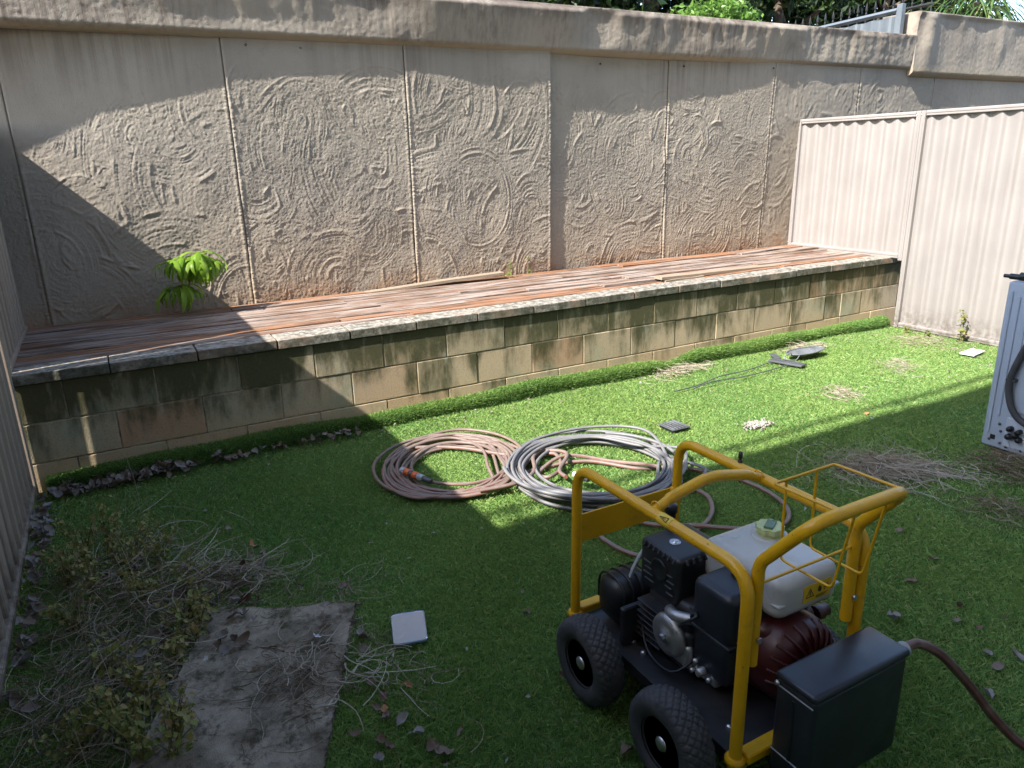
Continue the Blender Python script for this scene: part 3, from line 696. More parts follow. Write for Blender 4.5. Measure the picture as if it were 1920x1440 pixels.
# push handle: legs beside the near posts, leaning out at the top
hx0, hx1 = XA+.032, XB-.030
P = bent([(hx0, YNEAR+.006, .40), (hx0, YNEAR+.006, .652), (hx0+.012, .832, .795), (hx1-.012, .832, .795), (hx1, YNEAR+.006, .652), (hx1, YNEAR+.006, .40)], .06, 8)
MB().tube(P, .0138, 14).build('push_handle', M['yellow'], pw)
for x, q in ((hx0, hx0), (hx1, hx1)):
    MB().lathe([(.0001, .004), (.0065, .003), (.0075, 0), (.0075, -.003)], (q, YNEAR-.012, .47), 'Y', 8).build('frame_bolt', M['steel'], pw)
# wire basket
zr = .785; bx = (1.245, 1.345)
w = MB(); w.tube(bent([(1.205, .848, zr+.004), (1.205, 1.015, zr), (1.405, 1.015, zr), (1.405, .84, zr+.004)], .01, 4), .0034, 6)
w.build('basket_rim', M['yellow'], pw)
for x in bx: MB().tube(bent([(x, 1.015, zr), (x, 1.012, .585), (x, .872, .585), (x, .838, zr)], .016, 4), .0034, 6).build('basket_wire', M['yellow'], pw)
MB().tube([(hx0, YNEAR+.006, .600), (hx1, YNEAR+.006, .600)], .0034, 6).build('basket_bar', M['yellow'], pw)
# base plate and running gear
mb = MB(); mb.box(((XA+XB)/2, 1.27, ZP-.01), (XB-XA-.004, .63, .006), .001)
for x in (XA+.006, XB-.006): mb.box((x, 1.27, ZP-.028), (.004, .60, .034), .001)
mb.build('base_plate', M['plate'], pw)
TR, TW = .128, .086
def tyre_mesh():
    nt, nw = 400, 34; a = np.linspace(0, 2*np.pi, nt, endpoint=False); t = np.linspace(-1, 1, nw)
    A, Tt = np.meshgrid(a, t, indexing='ij')
    flat = np.abs(Tt) < .66
    prof_x = np.where(flat, Tt*TW/2*1.25*.8, 0.); s = np.sign(Tt); u = np.clip((np.abs(Tt)-.66)/.34, 0, 1)
    prof_x = np.where(flat, Tt/.66*.036, s*(.036 + .008*np.sin(u*np.pi)**.8))
    prof_r = np.where(flat, TR - .010*(Tt/.66)**2, TR-.010 - u*.048)
    k = 34; g1 = np.abs(((A/(2*np.pi)*k + Tt*2.3) % 1)-.5); g2 = np.abs(((A/(2*np.pi)*k - Tt*2.3) % 1)-.5)
    grv = np.clip((np.maximum(g1, g2)-.405)/.045, 0, 1)*np.clip((.80-np.abs(Tt))/.04, 0, 1); prof_r = prof_r - .0048*grv
    V = np.stack([prof_x, prof_r*np.cos(A), prof_r*np.sin(A)], -1).reshape(-1, 3)
    i = np.arange(nt*(nw-1)); r_ = i//(nw-1); c = i % (nw-1); r2 = (r_+1) % nt
    return npmesh('tyre', V, np.stack([r_*nw+c, r_*nw+c+1, r2*nw+c+1, r2*nw+c], 1), [M['rubber']])
TYRE = tyre_mesh()
mb = MB(); mb.lathe([(.020, .022), (.024, .024), (.024, .006), (.02, .004)], (0, 0, 0), 'X', 20)
mb.lathe([(.066, .030), (.073, .034), (.076, .030), (.076, -.030), (.070, -.03), (.066, -.022), (.064, .024), (.066, .030)], (0, 0, 0), 'X', 40)
for k in range(6):
    a = k*math.pi/3; mb.box((.010, math.cos(a)*.044, math.sin(a)*.044), (.030, .050, .013), .003, 1, Matrix.Rotation(a, 3, 'X'))
mb.lathe([(.066, -.012), (.001, -.012)], (0, 0, 0), 'X', 30)
RIM = mb.mesh('rim', M['rim'])
HUB = MB().lathe([(.020, .018), (.020, .029), (.017, .034), (.010, .037), (.0005, .038)], (0, 0, 0), 'X', 20).mesh('hub_cap', M['steel'])
for x, s in ((1.004, -1), (1.514, 1)):
    for y in (1.43, 1.085):
        o = bpy.data.objects.new('wheel', TYRE); COL.objects.link(o); o.parent = pw; o.location = (x-1.26, y-1.27, TR-.002); o.rotation_euler = (rnd.uniform(0, 6), 0, math.pi if s < 0 else 0)
        for me in (RIM, HUB):
            c = bpy.data.objects.new(me.name, me); COL.objects.link(c); c.parent = o
for y in (1.43, 1.085): MB().tube([(1.0, y, TR-.002), (1.52, y, TR-.002)], .009, 8).build('axle', M['steel'], pw)
for (x, y) in ((1.135, 1.40), (1.128, 1.345), (1.13, 1.02), (1.125, .985), (1.40, 1.42), (1.40, 1.1)):
    MB().lathe([(.0085, 0), (.0085, .005), (.006, .008), (.0005, .009)], (x, y, ZP-.007), 'Z', 8).build('plate_bolt', M['steel'], pw)
# pump with black ribbed cover at the far end
mb = MB(); mb.box((1.185, 1.505, .238), (.15, .125, .15), .052, 6, sm=True); mb.build('pump_cover', M['black_plastic'], pw)
for k in range(4):
    x = 1.135+.033*k; P = []
    for j in range(13):
        a = -.3 + j*(math.pi+.6)/12; P.append((x, 1.505-.0635*max(-1, min(1, 1.12*math.cos(a))), .238+.0755*max(-1, min(1, 1.12*math.sin(a)))))
    MB().tube(P, .004, 6).build('cover_rib', M['black_plastic'], pw)
MB().lathe([(.02, .0), (.02, .012), (.014, .016), (.0005, .017)], (1.172, 1.438, .22), 'Y', 14).build('pump_boss', M['black_plastic'], pw)
MB().box((1.16, 1.405, .215), (.13, .02, .12), .004).build('pump_bracket', M['black_plastic'], pw)
# engine
mb = MB(); mb.box((1.28, 1.26, .255), (.20, .28, .19), .02, 3); mb.box((1.20, 1.27, .235), (.10, .15, .12), .016, 3)
for k in range(7): mb.box((1.20, 1.345, .19+.018*k), (.12, .10, .005), .001)
mb.build('engine_block', M['plate'], pw)
mb = MB(); mb.lathe([(.056, 0), (.060, -.006), (.056, -.018), (.040, -.024), (.022, -.021), (.018, -.027), (.0005, -.028)], (1.152, 1.262, .262), 'X', 30)
mb.box((1.16, 1.235, .225), (.025, .09, .07), .012, 3); mb.build('rocker_cover', M['alu'], pw)
MB().lathe([(.013, 0), (.013, -.004), (.009, -.005), (.009, -.014), (.0005, -.015)], (1.127, 1.262, .262), 'X', 6, sm=False).build('cover_bolt', M['steel'], pw)
MB().tube(smooth_path([(1.20, 1.30, .29), (1.165, 1.285, .315), (1.15, 1.25, .325), (1.17, 1.21, .33)], .015), .016, 10).build('exhaust_pipe', M['alu'], pw)
# muffler guard with louvres
MX, MY, MZ = (1.175, 1.345), (1.268, 1.432), (.318, .468)
mb = MB(); mb.box((sum(MX)/2, sum(MY)/2, sum(MZ)/2), (MX[1]-MX[0], MY[1]-MY[0], MZ[1]-MZ[0]), .016, 3); mb.build('muffler_guard', M['black_plastic'], pw)
for k in range(7):
    y = 1.29+.020*k; MB().box((MX[0]+.006, y, .452), (.022, .007, .016), .002, 1, Matrix.Rotation(.6, 3, 'Y')).build('louvre', M['plate'], pw)
for k in range(6):
    x = 1.20+.022*k; MB().box((x, MY[0]+.004, .452), (.009, .02, .016), .002, 1, Matrix.Rotation(-.6, 3, 'X')).build('louvre', M['plate'], pw)
for k in range(4):
    for y, l in ((1.385, .04), (1.30, .028)): MB().box((MX[0]-.001, y+.006*(k % 2), .352+.018*k), (.006, l, .0055), .0015).build('side_slot', M['plate'], pw)
mb = MB(); mb.lathe([(.030, 0), (.034, -.004), (.030, -.007), (.024, -.003), (.0005, -.002)], (MX[0]+.001, 1.345, .405), 'X', 24); mb.build('spark_arrester', M['black_plastic'], pw)
MB().lathe([(.016, 0), (.0155, .002), (.012, -.001), (.006, .001), (.006, .004), (.0005, .006)], (1.232, 1.352, .469), 'Z', 14).build('guard_bolt', M['steel'], pw)
mb = MB(); mb.lathe([(.014, 0), (.014, .055), (.019, .057), (.019, .078), (.015, .083), (.0005, .084)], (1.305, 1.455, .44), 'Z', 16); mb.build('filler_pipe', M['black_plastic'], pw)
MB().tube(smooth_path([(1.30, 1.46, .36), (1.24, 1.47, .40), (1.19, 1.475, .34), (1.18, 1.48, .29)], .02), .006, 8).build('fuel_line', M['grey_plastic'], pw)
# air cleaner
mb = MB(); mb.box((1.252, 1.140, .392), (.180, .140, .150), .026, 5); mb.box((1.252, 1.140, .265), (.172, .132, .13), .022, 4); mb.build('air_cleaner', M['satin_black'], pw)
MB().box((1.252, 1.140, .326), (.186, .146, .012), .004, 2).build('cleaner_seam', M['black_plastic'], pw)
MB().lathe([(.014, 0), (.016, .006), (.016, .016), (.010, .022), (.0005, .023)], (1.26, 1.15, .464), 'Z', 12).build('wing_nut', M['black_plastic'], pw)
mb = MB(); mb.box((1.20, 1.16, .205), (.06, .10, .05), .008, 2); mb.lathe([(.012, 0), (.012, -.02), (.008, -.022), (.0005, -.023)], (1.165, 1.15, .215), 'X', 10); mb.build('carburettor', M['alu'], pw)
for y, z in ((1.13, .20), (1.18, .225), (1.19, .19)): MB().lathe([(.007, 0), (.007, -.01), (.0005, -.011)], (1.168, y, z), 'X', 8).build('carburettor_screw', M['steel'], pw)
# fuel tank
mb = MB(); mb.box((1.377, 1.157, .447), (.222, .276, .118), .034, 6, sm=True); mb.build('fuel_tank', M['tank'], pw)
MB().box((1.377, 1.157, .437), (.221, .274, .007), .003, 2).build('tank_seam', M['tank'], pw)
mb = MB(); mb.lathe([(.052, -.004), (.050, .003), (.040, .005), (.034, .004)], (1.43, 1.205, .503), 'Z', 28); mb.build('filler_neck', M['tank'], pw)
V = []; nn = 48
mb = MB(); mb.lathe([(.032, 0), (.032, .010), (.030, .012)], (1.43, 1.205, .505), 'Z', 28)
ring = [(1.43+(.036+.0025*math.cos(9*a))*math.cos(a), 1.205+(.036+.0025*math.cos(9*a))*math.sin(a)) for a in [2*math.pi*k/nn for k in range(nn)]]
mb.prism(ring, .517, .532); mb.build('fuel_cap', M['cap_green'], pw)
mb = MB(); mb.box((1.43, 1.205, .5345), (.050, .024, .007), .003, 2, Matrix.Rotation(.5, 3, 'Z')); mb.build('cap_grip', M['cap_dark'], pw)
# warning sticker on the near face of the tank: triangle with exclamation mark, flame and hand pictograms
sk = MB().box((1.398, 1.0183, .447), (.098, .0012, .046)).build('warning_sticker', M['sticker'], pw)
def tri_ring(cx, cz, r, w, y):
    o = [(cx+r*math.cos(a), cz+r*math.sin(a)*.95) for a in (math.pi/2, math.pi*7/6, math.pi*11/6)]; i_ = [(cx+(r-w)*math.cos(a), cz+(r-w)*math.sin(a)*.95) for a in (math.pi/2, math.pi*7/6, math.pi*11/6)]
    mb = MB(); V = [(1.398+a, y, .447+b) for a, b in o+i_]; return mb.add(V, [(k, (k+1) % 3, 3+(k+1) % 3, 3+k) for k in range(3)])
mb = tri_ring(-.026, -.003, .018, .005, 1.0173)
for poly in ([(-.028, -.006), (-.024, -.006), (-.0245, .006), (-.0275, .006)], [(-.0275, -.011), (-.0245, -.011), (-.0245, -.008), (-.0275, -.008)]):
    mb.add([(1.398+a, 1.0170, .447+b) for a, b in poly], [(0, 1, 2, 3)])
fl = [(.004, -.004), (.012, -.006), (.016, .002), (.013, .006), (.013, .012), (.009, .008), (.007, .016), (.003, .008), (.001, .002)]
mb.add([(1.398+a, 1.0172, .447+b) for a, b in fl], [list(range(len(fl)))])
for a0, a1, t in (((.022, .012), (.038, -.004), .003), ((.036, .012), (.024, -.006), .003), ((.020, .002), (.042, .006), .0022)):
    d = Vector((a1[0]-a0[0], a1[1]-a0[1])).normalized(); nrm = (-d.y*t/2, d.x*t/2)
    mb.add([(1.398+x, 1.0171, .447+z) for x, z in ((a0[0]+nrm[0], a0[1]+nrm[1]), (a0[0]-nrm[0], a0[1]-nrm[1]), (a1[0]-nrm[0], a1[1]-nrm[1]), (a1[0]+nrm[0], a1[1]+nrm[1]))], [(0, 1, 2, 3)])
for r_ in range(3): mb.add([(1.398+x, 1.0172, .447+z) for x, z in ((-.004, -.012-.0032*r_), (.040-.006*r_, -.012-.0032*r_), (.040-.006*r_, -.0135-.0032*r_), (-.004, -.0135-.0032*r_))], [(0, 1, 2, 3)])
mb.build('sticker_print', M['ink'], sk)
# sticker wrapped on the long tube: yellow band with a black triangle
mb = MB(); yS = 1.205
mb.lathe([(FR+.0006, -.022), (FR+.0006, .022)], (XA, yS, ZT-.002), 'Y', 20); st = mb.build('tube_sticker', M['sticker'], pw)
V = []; mb = MB()
def on_tube(s, a): return (XA+(FR+.0012)*math.sin(a), yS+s, ZT-.002+(FR+.0012)*math.cos(a))
tp = [(-.012, -1.15), (.014, -.75), (-.012, -.35)]
for (s0, a0), (s1, a1) in zip(tp, tp[1:]+tp[:1]):
    P = [on_tube(s0+(s1-s0)*f, a0+(a1-a0)*f) for f in np.linspace(0, 1, 7)]; mb.tube(P, .0011, 4)
mb.tube([on_tube(-.006, -.75), on_tube(.004, -.75)], .0011, 4); mb.build('sticker_print', M['ink'], st)
# cables and weld beads
MB().tube(smooth_path([(1.148, 1.235, .30), (1.135, 1.20, .34), (1.15, 1.17, .37), (1.17, 1.215, .36)], .012), .0042, 7).build('spark_lead', M['black_plastic'], pw)
MB().tube(smooth_path([(1.17, 1.19, .22), (1.12, 1.22, .18), (1.13, 1.33, .175), (1.16, 1.40, .25)], .015), .004, 7).build('throttle_cable', M['black_plastic'], pw)
MB().tube(smooth_path([(1.24, 1.505, .19), (1.33, 1.54, .17), (1.40, 1.45, .18), (1.42, 1.25, .175), (1.40, 1.05, .18)], .02), .0085, 9).build('water_pipe', M['black_plastic'], pw)
for x, y, z in ((XA, 1.262, ZT-.002), (XB, 1.262, ZT-.002)):
    MB().tube([(x+(.013 if x < 1.2 else -.013), y+.0155*math.cos(a), z+.012+.0125*math.sin(a)) for a in [2*math.pi*k/14 for k in range(14)]], .0028, 5, True).build('weld_bead', M['yellow'], pw)
for x in (XA, XB):
    for z in (.395, .47): MB().box((x+(.012 if x < 1.2 else -.012), 1.598, z), (.012, .018, .03), .004, 2).build('weld_bead', M['yellow'], pw)
# recoil starter and cowling
mb = MB(); mb.lathe([(.118, .10), (.121, .05), (.116, .0), (.104, -.03), (.080, -.046), (.040, -.052), (.0005, -.053)], (1.345, 1.02, .268), 'Y', 36)
mb.box((1.345, 1.10, .30), (.20, .14, .16), .04, 4, sm=True); mb.build('recoil_starter', M['red'], pw)
for k in range(13):
    a = -.2 + k*.29; c, s = math.cos(a), math.sin(a)
    MB().tube([(1.345+r_*c, 1.02-dy, .268+r_*s) for r_, dy in ((.113, .008), (.100, .037), (.080, .050), (.058, .053))], .0042, 6).build('cowl_rib', M['red'], pw)
mb = MB(); mb.lathe([(.020, 0), (.022, .02), (.016, .03), (.018, .042), (.0005, .044)], (1.455, 1.06, .335), 'X', 12); mb.build('oil_cap', M['red'], pw)
mb = MB(); mb.box((1.262, .975, .255), (.022, .003, .07), .001); mb.build('serial_plate', M['grey_plastic'], pw)
mb = MB(); mb.lathe([(.0065, 0), (.0065, .012), (.004, .014), (.004, .018), (.006, .02), (.0055, .038), (.0005, .040)], (XB+.004, 1.345, ZT+.006), 'Z', 8); mb.build('stop_knob', M['black_plastic'], pw)
# float tank box at the near end
bxc = (1.285, .848)
mb = MB(); mb.box((*bxc, .258), (.312, .104, .262), .014, 3); tk = mb.build('float_tank', M['satin_black'], pw)
MB().box((*bxc, .393), (.318, .110, .022), .010, 3).build('tank_lid', M['satin_black'], tk)
MB().box((1.1285, .848, .258), (.002, .008, .20), .0005).build('tank_rib', M['black_plastic'], tk)
for z in (.372, .20): MB().box((1.1282, .848, z), (.0016, .098, .0028)).build('seam_line', M['grey_plastic'], tk)
MB().lathe([(.0001, -.006), (.005, -.005), (.006, 0)], (1.127, .892, .378), 'X', 10).build('lid_screw', M['steel'], tk)
mb = MB(); mb.tube(bent([(1.44, .82, .29), (1.458, .82, .29), (1.458, .82, .262), (1.448, .82, .262)], .008, 4), .003, 6); mb.build('side_hook', M['black_plastic'], tk)
mb = MB(); mb.lathe([(.013, 0), (.013, .012), (.016, .012), (.016, .020), (.013, .02), (.013, .028)], (1.440, .835, .362), 'X', 6, sm=False); mb.build('inlet_fitting', M['brass'], tk)
mb = MB()
for k in range(5): mb.lathe([(.0165, 0), (.018, .002), (.0165, .004)], (1.464+.005*k, .835, .362), 'X', 16)
mb.build('hose_clip', M['grey_plastic'], tk)
sp = MB().tube(smooth_path([(1.468, .835, .362), (1.52, .828, .368), (1.575, .80, .335), (1.66, .765, .235), (1.73, .72, .13), (1.79, .66, .06), (1.90, .56, .022), (2.2, .40, .018), (2.6, .2, .018)], .02), .0115, 12).build('supply_hose', M['hose_dark'])
tag(sp, 'dark red hose arching from the black tank box down to the turf', 'hose')

# ---------------------------------------------------------------- coiled hoses
def coil(c, rx, ry, rot, loops, r, seed, drift=.04, rvar=.12, n=46, zcap=.10, zb=.012):
    q = random.Random(seed); P = []; d = Vector((0, 0)); zl = {}
    for L in range(loops):
        sc = 1 - rvar*q.random(); tx, ty = q.uniform(-drift, drift), q.uniform(-drift, drift); z = zb + min(zcap, L*r*.75)*q.uniform(.5, 1.0)
        el = q.uniform(.93, 1.07); pr = q.uniform(-.15, .15)
        for k in range(8):
            a = 2*math.pi*k/8; x = rx*sc*math.cos(a)*el + tx; y = ry*sc*math.sin(a)/el + ty
            x2 = x*math.cos(rot+pr)-y*math.sin(rot+pr); y2 = x*math.sin(rot+pr)+y*math.cos(rot+pr)
            P.append((c[0]+x2+q.uniform(-.008, .008), c[1]+y2+q.uniform(-.008, .008), z+q.uniform(-.004, .008)))
    return P
bh = thing('garden_hose', 'brown striped garden hose lying in a loose coil and trailing round the cart', 'hose', (1.33, 3.1, 0), 'coiled hoses')
P = coil((1.33, 3.12), .34, .42, -.5, 13, .0080, 5, .06, .32, zcap=.035)
MB().tube(smooth_path(P, .025), .0082, 10).build('hose_coil', M['hose_brown'], bh)
for pts, z in (([(1.05, 3.3), (1.2, 3.42), (1.45, 3.3), (1.62, 3.05), (1.739, 2.988), (1.831, 2.929), (1.787, 2.799), (1.656, 2.699), (1.66, 2.804), (1.859, 2.871), (2.051, 2.725), (2.16, 2.526), (2.22, 2.43)], .03),
               ([(1.30, 2.72), (1.48, 2.70), (1.62, 2.78), (1.70, 2.92), (1.80, 2.98), (1.86, 2.86), (1.74, 2.74), (1.70, 2.62)], .05),
               ([(1.20, 2.82), (1.45, 2.80), (1.68, 2.86), (1.93, 2.80), (2.12, 2.60), (2.28, 2.50)], .016)):
    MB().tube(smooth_path([(x, y, z+.012*math.sin(3*i)) for i, (x, y) in enumerate(pts)], .02), .0098, 10).build('hose_loop', M['hose_brown'], bh)
TA = [(2.294, 2.486), (2.356, 2.38), (2.415, 2.299), (2.433, 2.149), (2.421, 2.021), (2.362, 1.901), (2.258, 1.832), (2.105, 1.833), (1.983, 1.924), (1.926, 1.98), (1.801, 2.104), (1.727, 2.239), (1.679, 2.421)]
TB = [(2.15, 2.35), (2.178, 2.211), (2.121, 2.104), (2.032, 2.027), (1.941, 1.986), (1.75, 1.90), (1.62, 1.915), (1.558, 2.03), (1.56, 2.231), (1.621, 2.398)]
for pts in (TA, TB): MB().tube(smooth_path([(x, y, .018+(.018 if abs(i-8) < 2 and pts is TA else 0)) for i, (x, y) in enumerate(pts)], .02), .0098, 10).build('hose_tail', M['hose_brown'], bh)
def coupling(p, d, parent, seq):
    d = Vector(d).normalized(); R = d.to_track_quat('X', 'Z').to_matrix(); pos = 0
    for mt, r_, L in seq:
        mb = MB(); mb.lathe([(r_*.86, 0), (r_, .003), (r_, L-.003), (r_*.86, L)], (pos, 0, 0), 'X', 14)
        mb.v = [tuple(R @ Vector(v) + Vector(p)) for v in mb.v]; mb.build('coupling', mt, parent); pos += L
coupling((1.066, 3.10, .066), (.10, -.20, -.02), bh, ((M['grey_plastic'], .0165, .025), (M['orange_plastic'], .018, .032), (M['charcoal'], .016, .018), (M['orange_plastic'], .018, .03), (M['grey_plastic'], .0165, .035), (M['charcoal'], .0135, .05)))
coupling((1.735, 2.61, .07), (.02, -.06, .0), bh, ((M['white_print'], .014, .02), (M['orange_plastic'], .018, .035), (M['charcoal'], .016, .035)))
gh = thing('pressure_hose', 'grey rubber hose in a thick round coil overlapping the brown hose', 'hose', (1.91, 2.69, 0), 'coiled hoses')
P = coil((1.915, 2.69), .455, .425, .3, 13, .0080, 9, .045, .28, zcap=.05, zb=.02)
P += [(2.32, 2.36, .05), (2.1, 2.28, .03), (1.85, 2.33, .02), (1.62, 2.47, .012)]
MB().tube(smooth_path(P, .025), .0081, 10).build('hose_coil', M['hose_grey'], gh)
for k, a0 in enumerate((.5, 2.2, 3.7)):                           # printed lettering runs as pale dashes on the hose
    mb = MB()
    P2 = [(1.915+(.46-.02*k)*math.cos(a0+2.3+j*.05)+.005, 2.69+(.43-.02*k)*math.sin(a0+2.3+j*.05), .08-.012*k) for j in range(24)]
    mb.tube(smooth_path(P2, .02), .0092, 10); mb.build('hose_strand', M['hose_grey'], gh)

# ---------------------------------------------------------------- appliance at the right edge
ap = thing('appliance', 'grey blue metal appliance with a black hose standing at the right edge', 'appliance', (4.05, 1.59, 0))
mb = MB(); mb.box((4.05, 1.59, .447), (.6, .6, .835), .012, 3); mb.build('cabinet', M['appliance'], ap)
XF = 3.75
def face(name, y0, y1, z0, z1, t, mt, bev=.004): return MB().box((XF-t/2, (y0+y1)/2, (z0+z1)/2), (t, abs(y1-y0), z1-z0), min(bev, t*.45), 2).build(name, mt, ap)
face('corner_rib', 1.872, 1.858, .10, .82, .006, M['appliance'])
face('side_rib', 1.835, 1.822, .20, .80, .006, M['appliance'])
face('back_panel', 1.80, 1.33, .24, .84, .008, M['appliance'])
face('pressed_rib', 1.79, 1.778, .26, .80, .013, M['appliance'])
face('inlet_panel', 1.762, 1.50, .56, .83, .02, M['appliance_light'])
face('valve_plate', 1.785, 1.60, .055, .205, .006, M['appliance_light'], .003)
mb = MB(); mb.tube(smooth_path([(XF-.03, 1.745, .58), (XF-.03, 1.765, .52), (XF-.032, 1.788, .42), (XF-.034, 1.785, .34), (XF-.036, 1.758, .265), (XF-.036, 1.71, .215), (XF-.036, 1.62, .19)], .015), .0155, 12); mb.build('drain_hose', M['rubber'], ap)
mb = MB(); mb.box((XF-.022, 1.787, .40), (.036, .044, .012), .004, 2); mb.build('hose_clip', M['rubber'], ap)
MB().box((XF-.001, 1.838, .085), (.004, .022, .024)).build('square_hole', M['ink'], ap)
for y, z in ((1.852, .07), (1.805, .125), (1.80, .062), (1.77, .052), (1.815, .16), (1.70, .055)): MB().lathe([(.0001, -.006), (.006, -.005), (.0075, 0)], (XF-.001, y, z), 'X', 10).build('screw', M['charcoal'], ap)
for y, z, r_ in ((1.757, .155, .014), (1.733, .128, .016), (1.757, .115, .015), (1.715, .15, .013), (1.71, .11, .013)):
    MB().lathe([(.0001, -.03), (r_*.8, -.03), (r_, -.024), (r_, 0)], (XF-.006, y, z), 'X', 12).build('valve_knob', M['black_plastic'], ap)
mb = MB(); mb.tube([(XF+.02, 1.925, .885), (XF+.02, 1.895, .885)], .009, 10); mb.tube([(XF+.02, 1.897, .885), (XF+.02, 1.85, .885)], .014, 10); mb.tube([(XF+.02, 1.852, .889), (XF+.02, 1.6, .889)], .02, 12); mb.build('top_pipe', M['black_plastic'], ap)
for x in (3.82, 4.28):
    for y in (1.36, 1.82): MB().lathe([(.02, 0), (.02, .012), (.01, .014), (.01, .034)], (x, y, 0), 'Z', 12).build('foot', M['rubber'], ap)

# ---------------------------------------------------------------- small things on the turf
def quad_slab(name, c4, z0, t, mt, nx=30, ny=30, edge=.004, wav=.004, seed=0):
    """thin mat from four ground corners with a frayed edge"""
    q = np.random.default_rng(seed); C = np.array(c4); u = np.linspace(0, 1, nx+1); v = np.linspace(0, 1, ny+1); U, Vv = np.meshgrid(u, v)
    Pp = (1-U)[..., None]*(1-Vv)[..., None]*C[0] + U[..., None]*(1-Vv)[..., None]*C[1] + U[..., None]*Vv[..., None]*C[2] + (1-U)[..., None]*Vv[..., None]*C[3]
    for sl, k in (((0, slice(None)), nx+1), ((-1, slice(None)), nx+1), ((slice(None), 0), ny+1), ((slice(None), -1), ny+1)): Pp[sl] += q.normal(size=(k, 2))*edge
    Z = z0+t+wav*vnoise(U.shape, (4, 5), q)+.0015*q.standard_normal(U.shape)
    V = np.concatenate([np.concatenate([Pp, Z[..., None]], -1).reshape(-1, 3), np.concatenate([Pp, np.full(Z.shape, z0)[..., None]], -1).reshape(-1, 3)])
    n = (nx+1)*(ny+1); i = np.arange(nx*ny); a = (i//nx)*(nx+1)+i % nx; F = [np.stack([a, a+1, a+nx+2, a+nx+1], 1), np.stack([a+nx+1, a+nx+2, a+1, a], 1)+n]
    ring = list(range(nx+1)) + [(j+1)*(nx+1)+nx for j in range(ny)] + [ny*(nx+1)+nx-1-k for k in range(nx)] + [(ny-1-j)*(nx+1) for j in range(ny-1)]
    R = np.array(ring); F.append(np.stack([R, np.roll(R, -1), np.roll(R, -1)+n, R+n], 1))
    return link(name, npmesh(name, V, np.concatenate(F), [mt]))
mt_ = quad_slab('floor_mat', [(-.30, 1.52), (.22, 1.44), (.556, 2.205), (.125, 2.425)], .004, .016, M['mat'], 70, 80, .0022, .005, 3)
tag(mt_, 'worn grey brown fibre mat lying on the turf at bottom left', 'mat')
def rounded(c4, r, k=5):
    P = [Vector(p) for p in c4]; out = []
    for i in range(4):
        a, b, c = P[i-1], P[i], P[(i+1) % 4]; d0 = (a-b).normalized()*r; d1 = (c-b).normalized()*r
        for j in range(k+1):
            t = j/k; out.append((b+d0)*(1-t)**2 + b*2*t*(1-t) + (b+d1)*t*t)
    return out
def container_lid(c4, z, mt, label, r=.02):
    cen = sum((Vector(p) for p in c4), Vector((0, 0)))/4; o_ = rounded(c4, r); prof = [(1.0, 0), (1.0, .005), (.965, .0075), (.945, .004), (.90, .004)]
    V = []; F = []; n = len(o_)
    for s, h in prof: V += [(cen.x+(p.x-cen.x)*s, cen.y+(p.y-cen.y)*s, z+h) for p in o_]
    for i in range(len(prof)-1): F += [(i*n+k, i*n+(k+1) % n, (i+1)*n+(k+1) % n, (i+1)*n+k) for k in range(n)]
    F.append([(len(prof)-1)*n+k for k in range(n)])
    b = len(V); V += [(cen.x+(p.x-cen.x)*.985, cen.y+(p.y-cen.y)*.985, z+.003) for p in o_]; F.append([b+k for k in range(n)][::-1])
    o = MB().add(V, F, False).build('container_lid', mt); return tag(o, label, 'lid', 'plastic lids on the turf')
container_lid([(.634, 2.068), (.744, 2.038), (.691, 1.875), (.584, 1.902)], .022, M['lid'], 'translucent blue white container lid on the turf beside the mat')
container_lid([(5.39, 2.974), (5.579, 2.995), (5.600, 2.90), (5.40, 2.867)], .02, M['lid_white'], 'white rectangular lid lying on the turf in front of the cream fence', .01)
dr = thing('drain_grate', 'small square slotted drain grate set in the sunlit turf', 'drain', (2.63, 2.945, 0))
fr_ = MB()
for a, b in (((2.575, 3.002), (2.689, 3.006)), ((2.689, 3.006), (2.692, 2.88)), ((2.692, 2.88), (2.576, 2.882)), ((2.576, 2.882), (2.575, 3.002))): fr_.tube([(a[0], a[1], .024), (b[0], b[1], .024)], .0045, 4, sm=False)
fr_.build('rim', M['charcoal'], dr)
MB().box((2.633, 2.943, .014), (.11, .115, .01)).build('sump', M['ink'], dr)
for k in range(5): MB().box((2.589+.022*k, 2.943, .027), (.0105, .118, .006), .001).build('bar', M['galv'], dr)
# fallen light: oval metal dish, dark clamp plate and thin cable
ds = thing('metal_dish', 'oval galvanised metal dish lying beside a dark plate near the block wall', 'dish', (4.38, 3.55, 0))
V = []; F = []; nr, na = 6, 28
for i in range(nr+1):
    f = i/nr
    for k in range(na):
        a = 2*math.pi*k/na; V.append((4.40+.185*f*math.cos(a)*(1+.12*math.cos(a)), 3.54+.075*f*math.sin(a), .03+.035*f**3))
F = [(i*na+k, i*na+(k+1) % na, (i+1)*na+(k+1) % na, (i+1)*na+k) for i in range(nr) for k in range(na)]
mb = MB().add(V, F, True); mb.tube([V[nr*na+k] for k in range(na)], .004, 6, True); mb.build('dish_bowl', M['galv'], ds)
MB().tube(smooth_path([(4.25, 3.53, .07), (4.2, 3.50, .085), (4.14, 3.50, .06), (4.2, 3.45, .045), (4.28, 3.48, .06)], .02), .004, 6).build('dish_bracket', M['galv'], ds)
pl = thing('dark_plate', 'flat charcoal plastic plate with two thin cables beside the metal dish', 'plate', (4.15, 3.5, 0))
mb = MB(); mb.box((4.145, 3.47, .032), (.085, .25, .014), .003, 1, Matrix.Rotation(.28, 3, 'Z')); mb.build('plate_panel', M['charcoal'], pl)
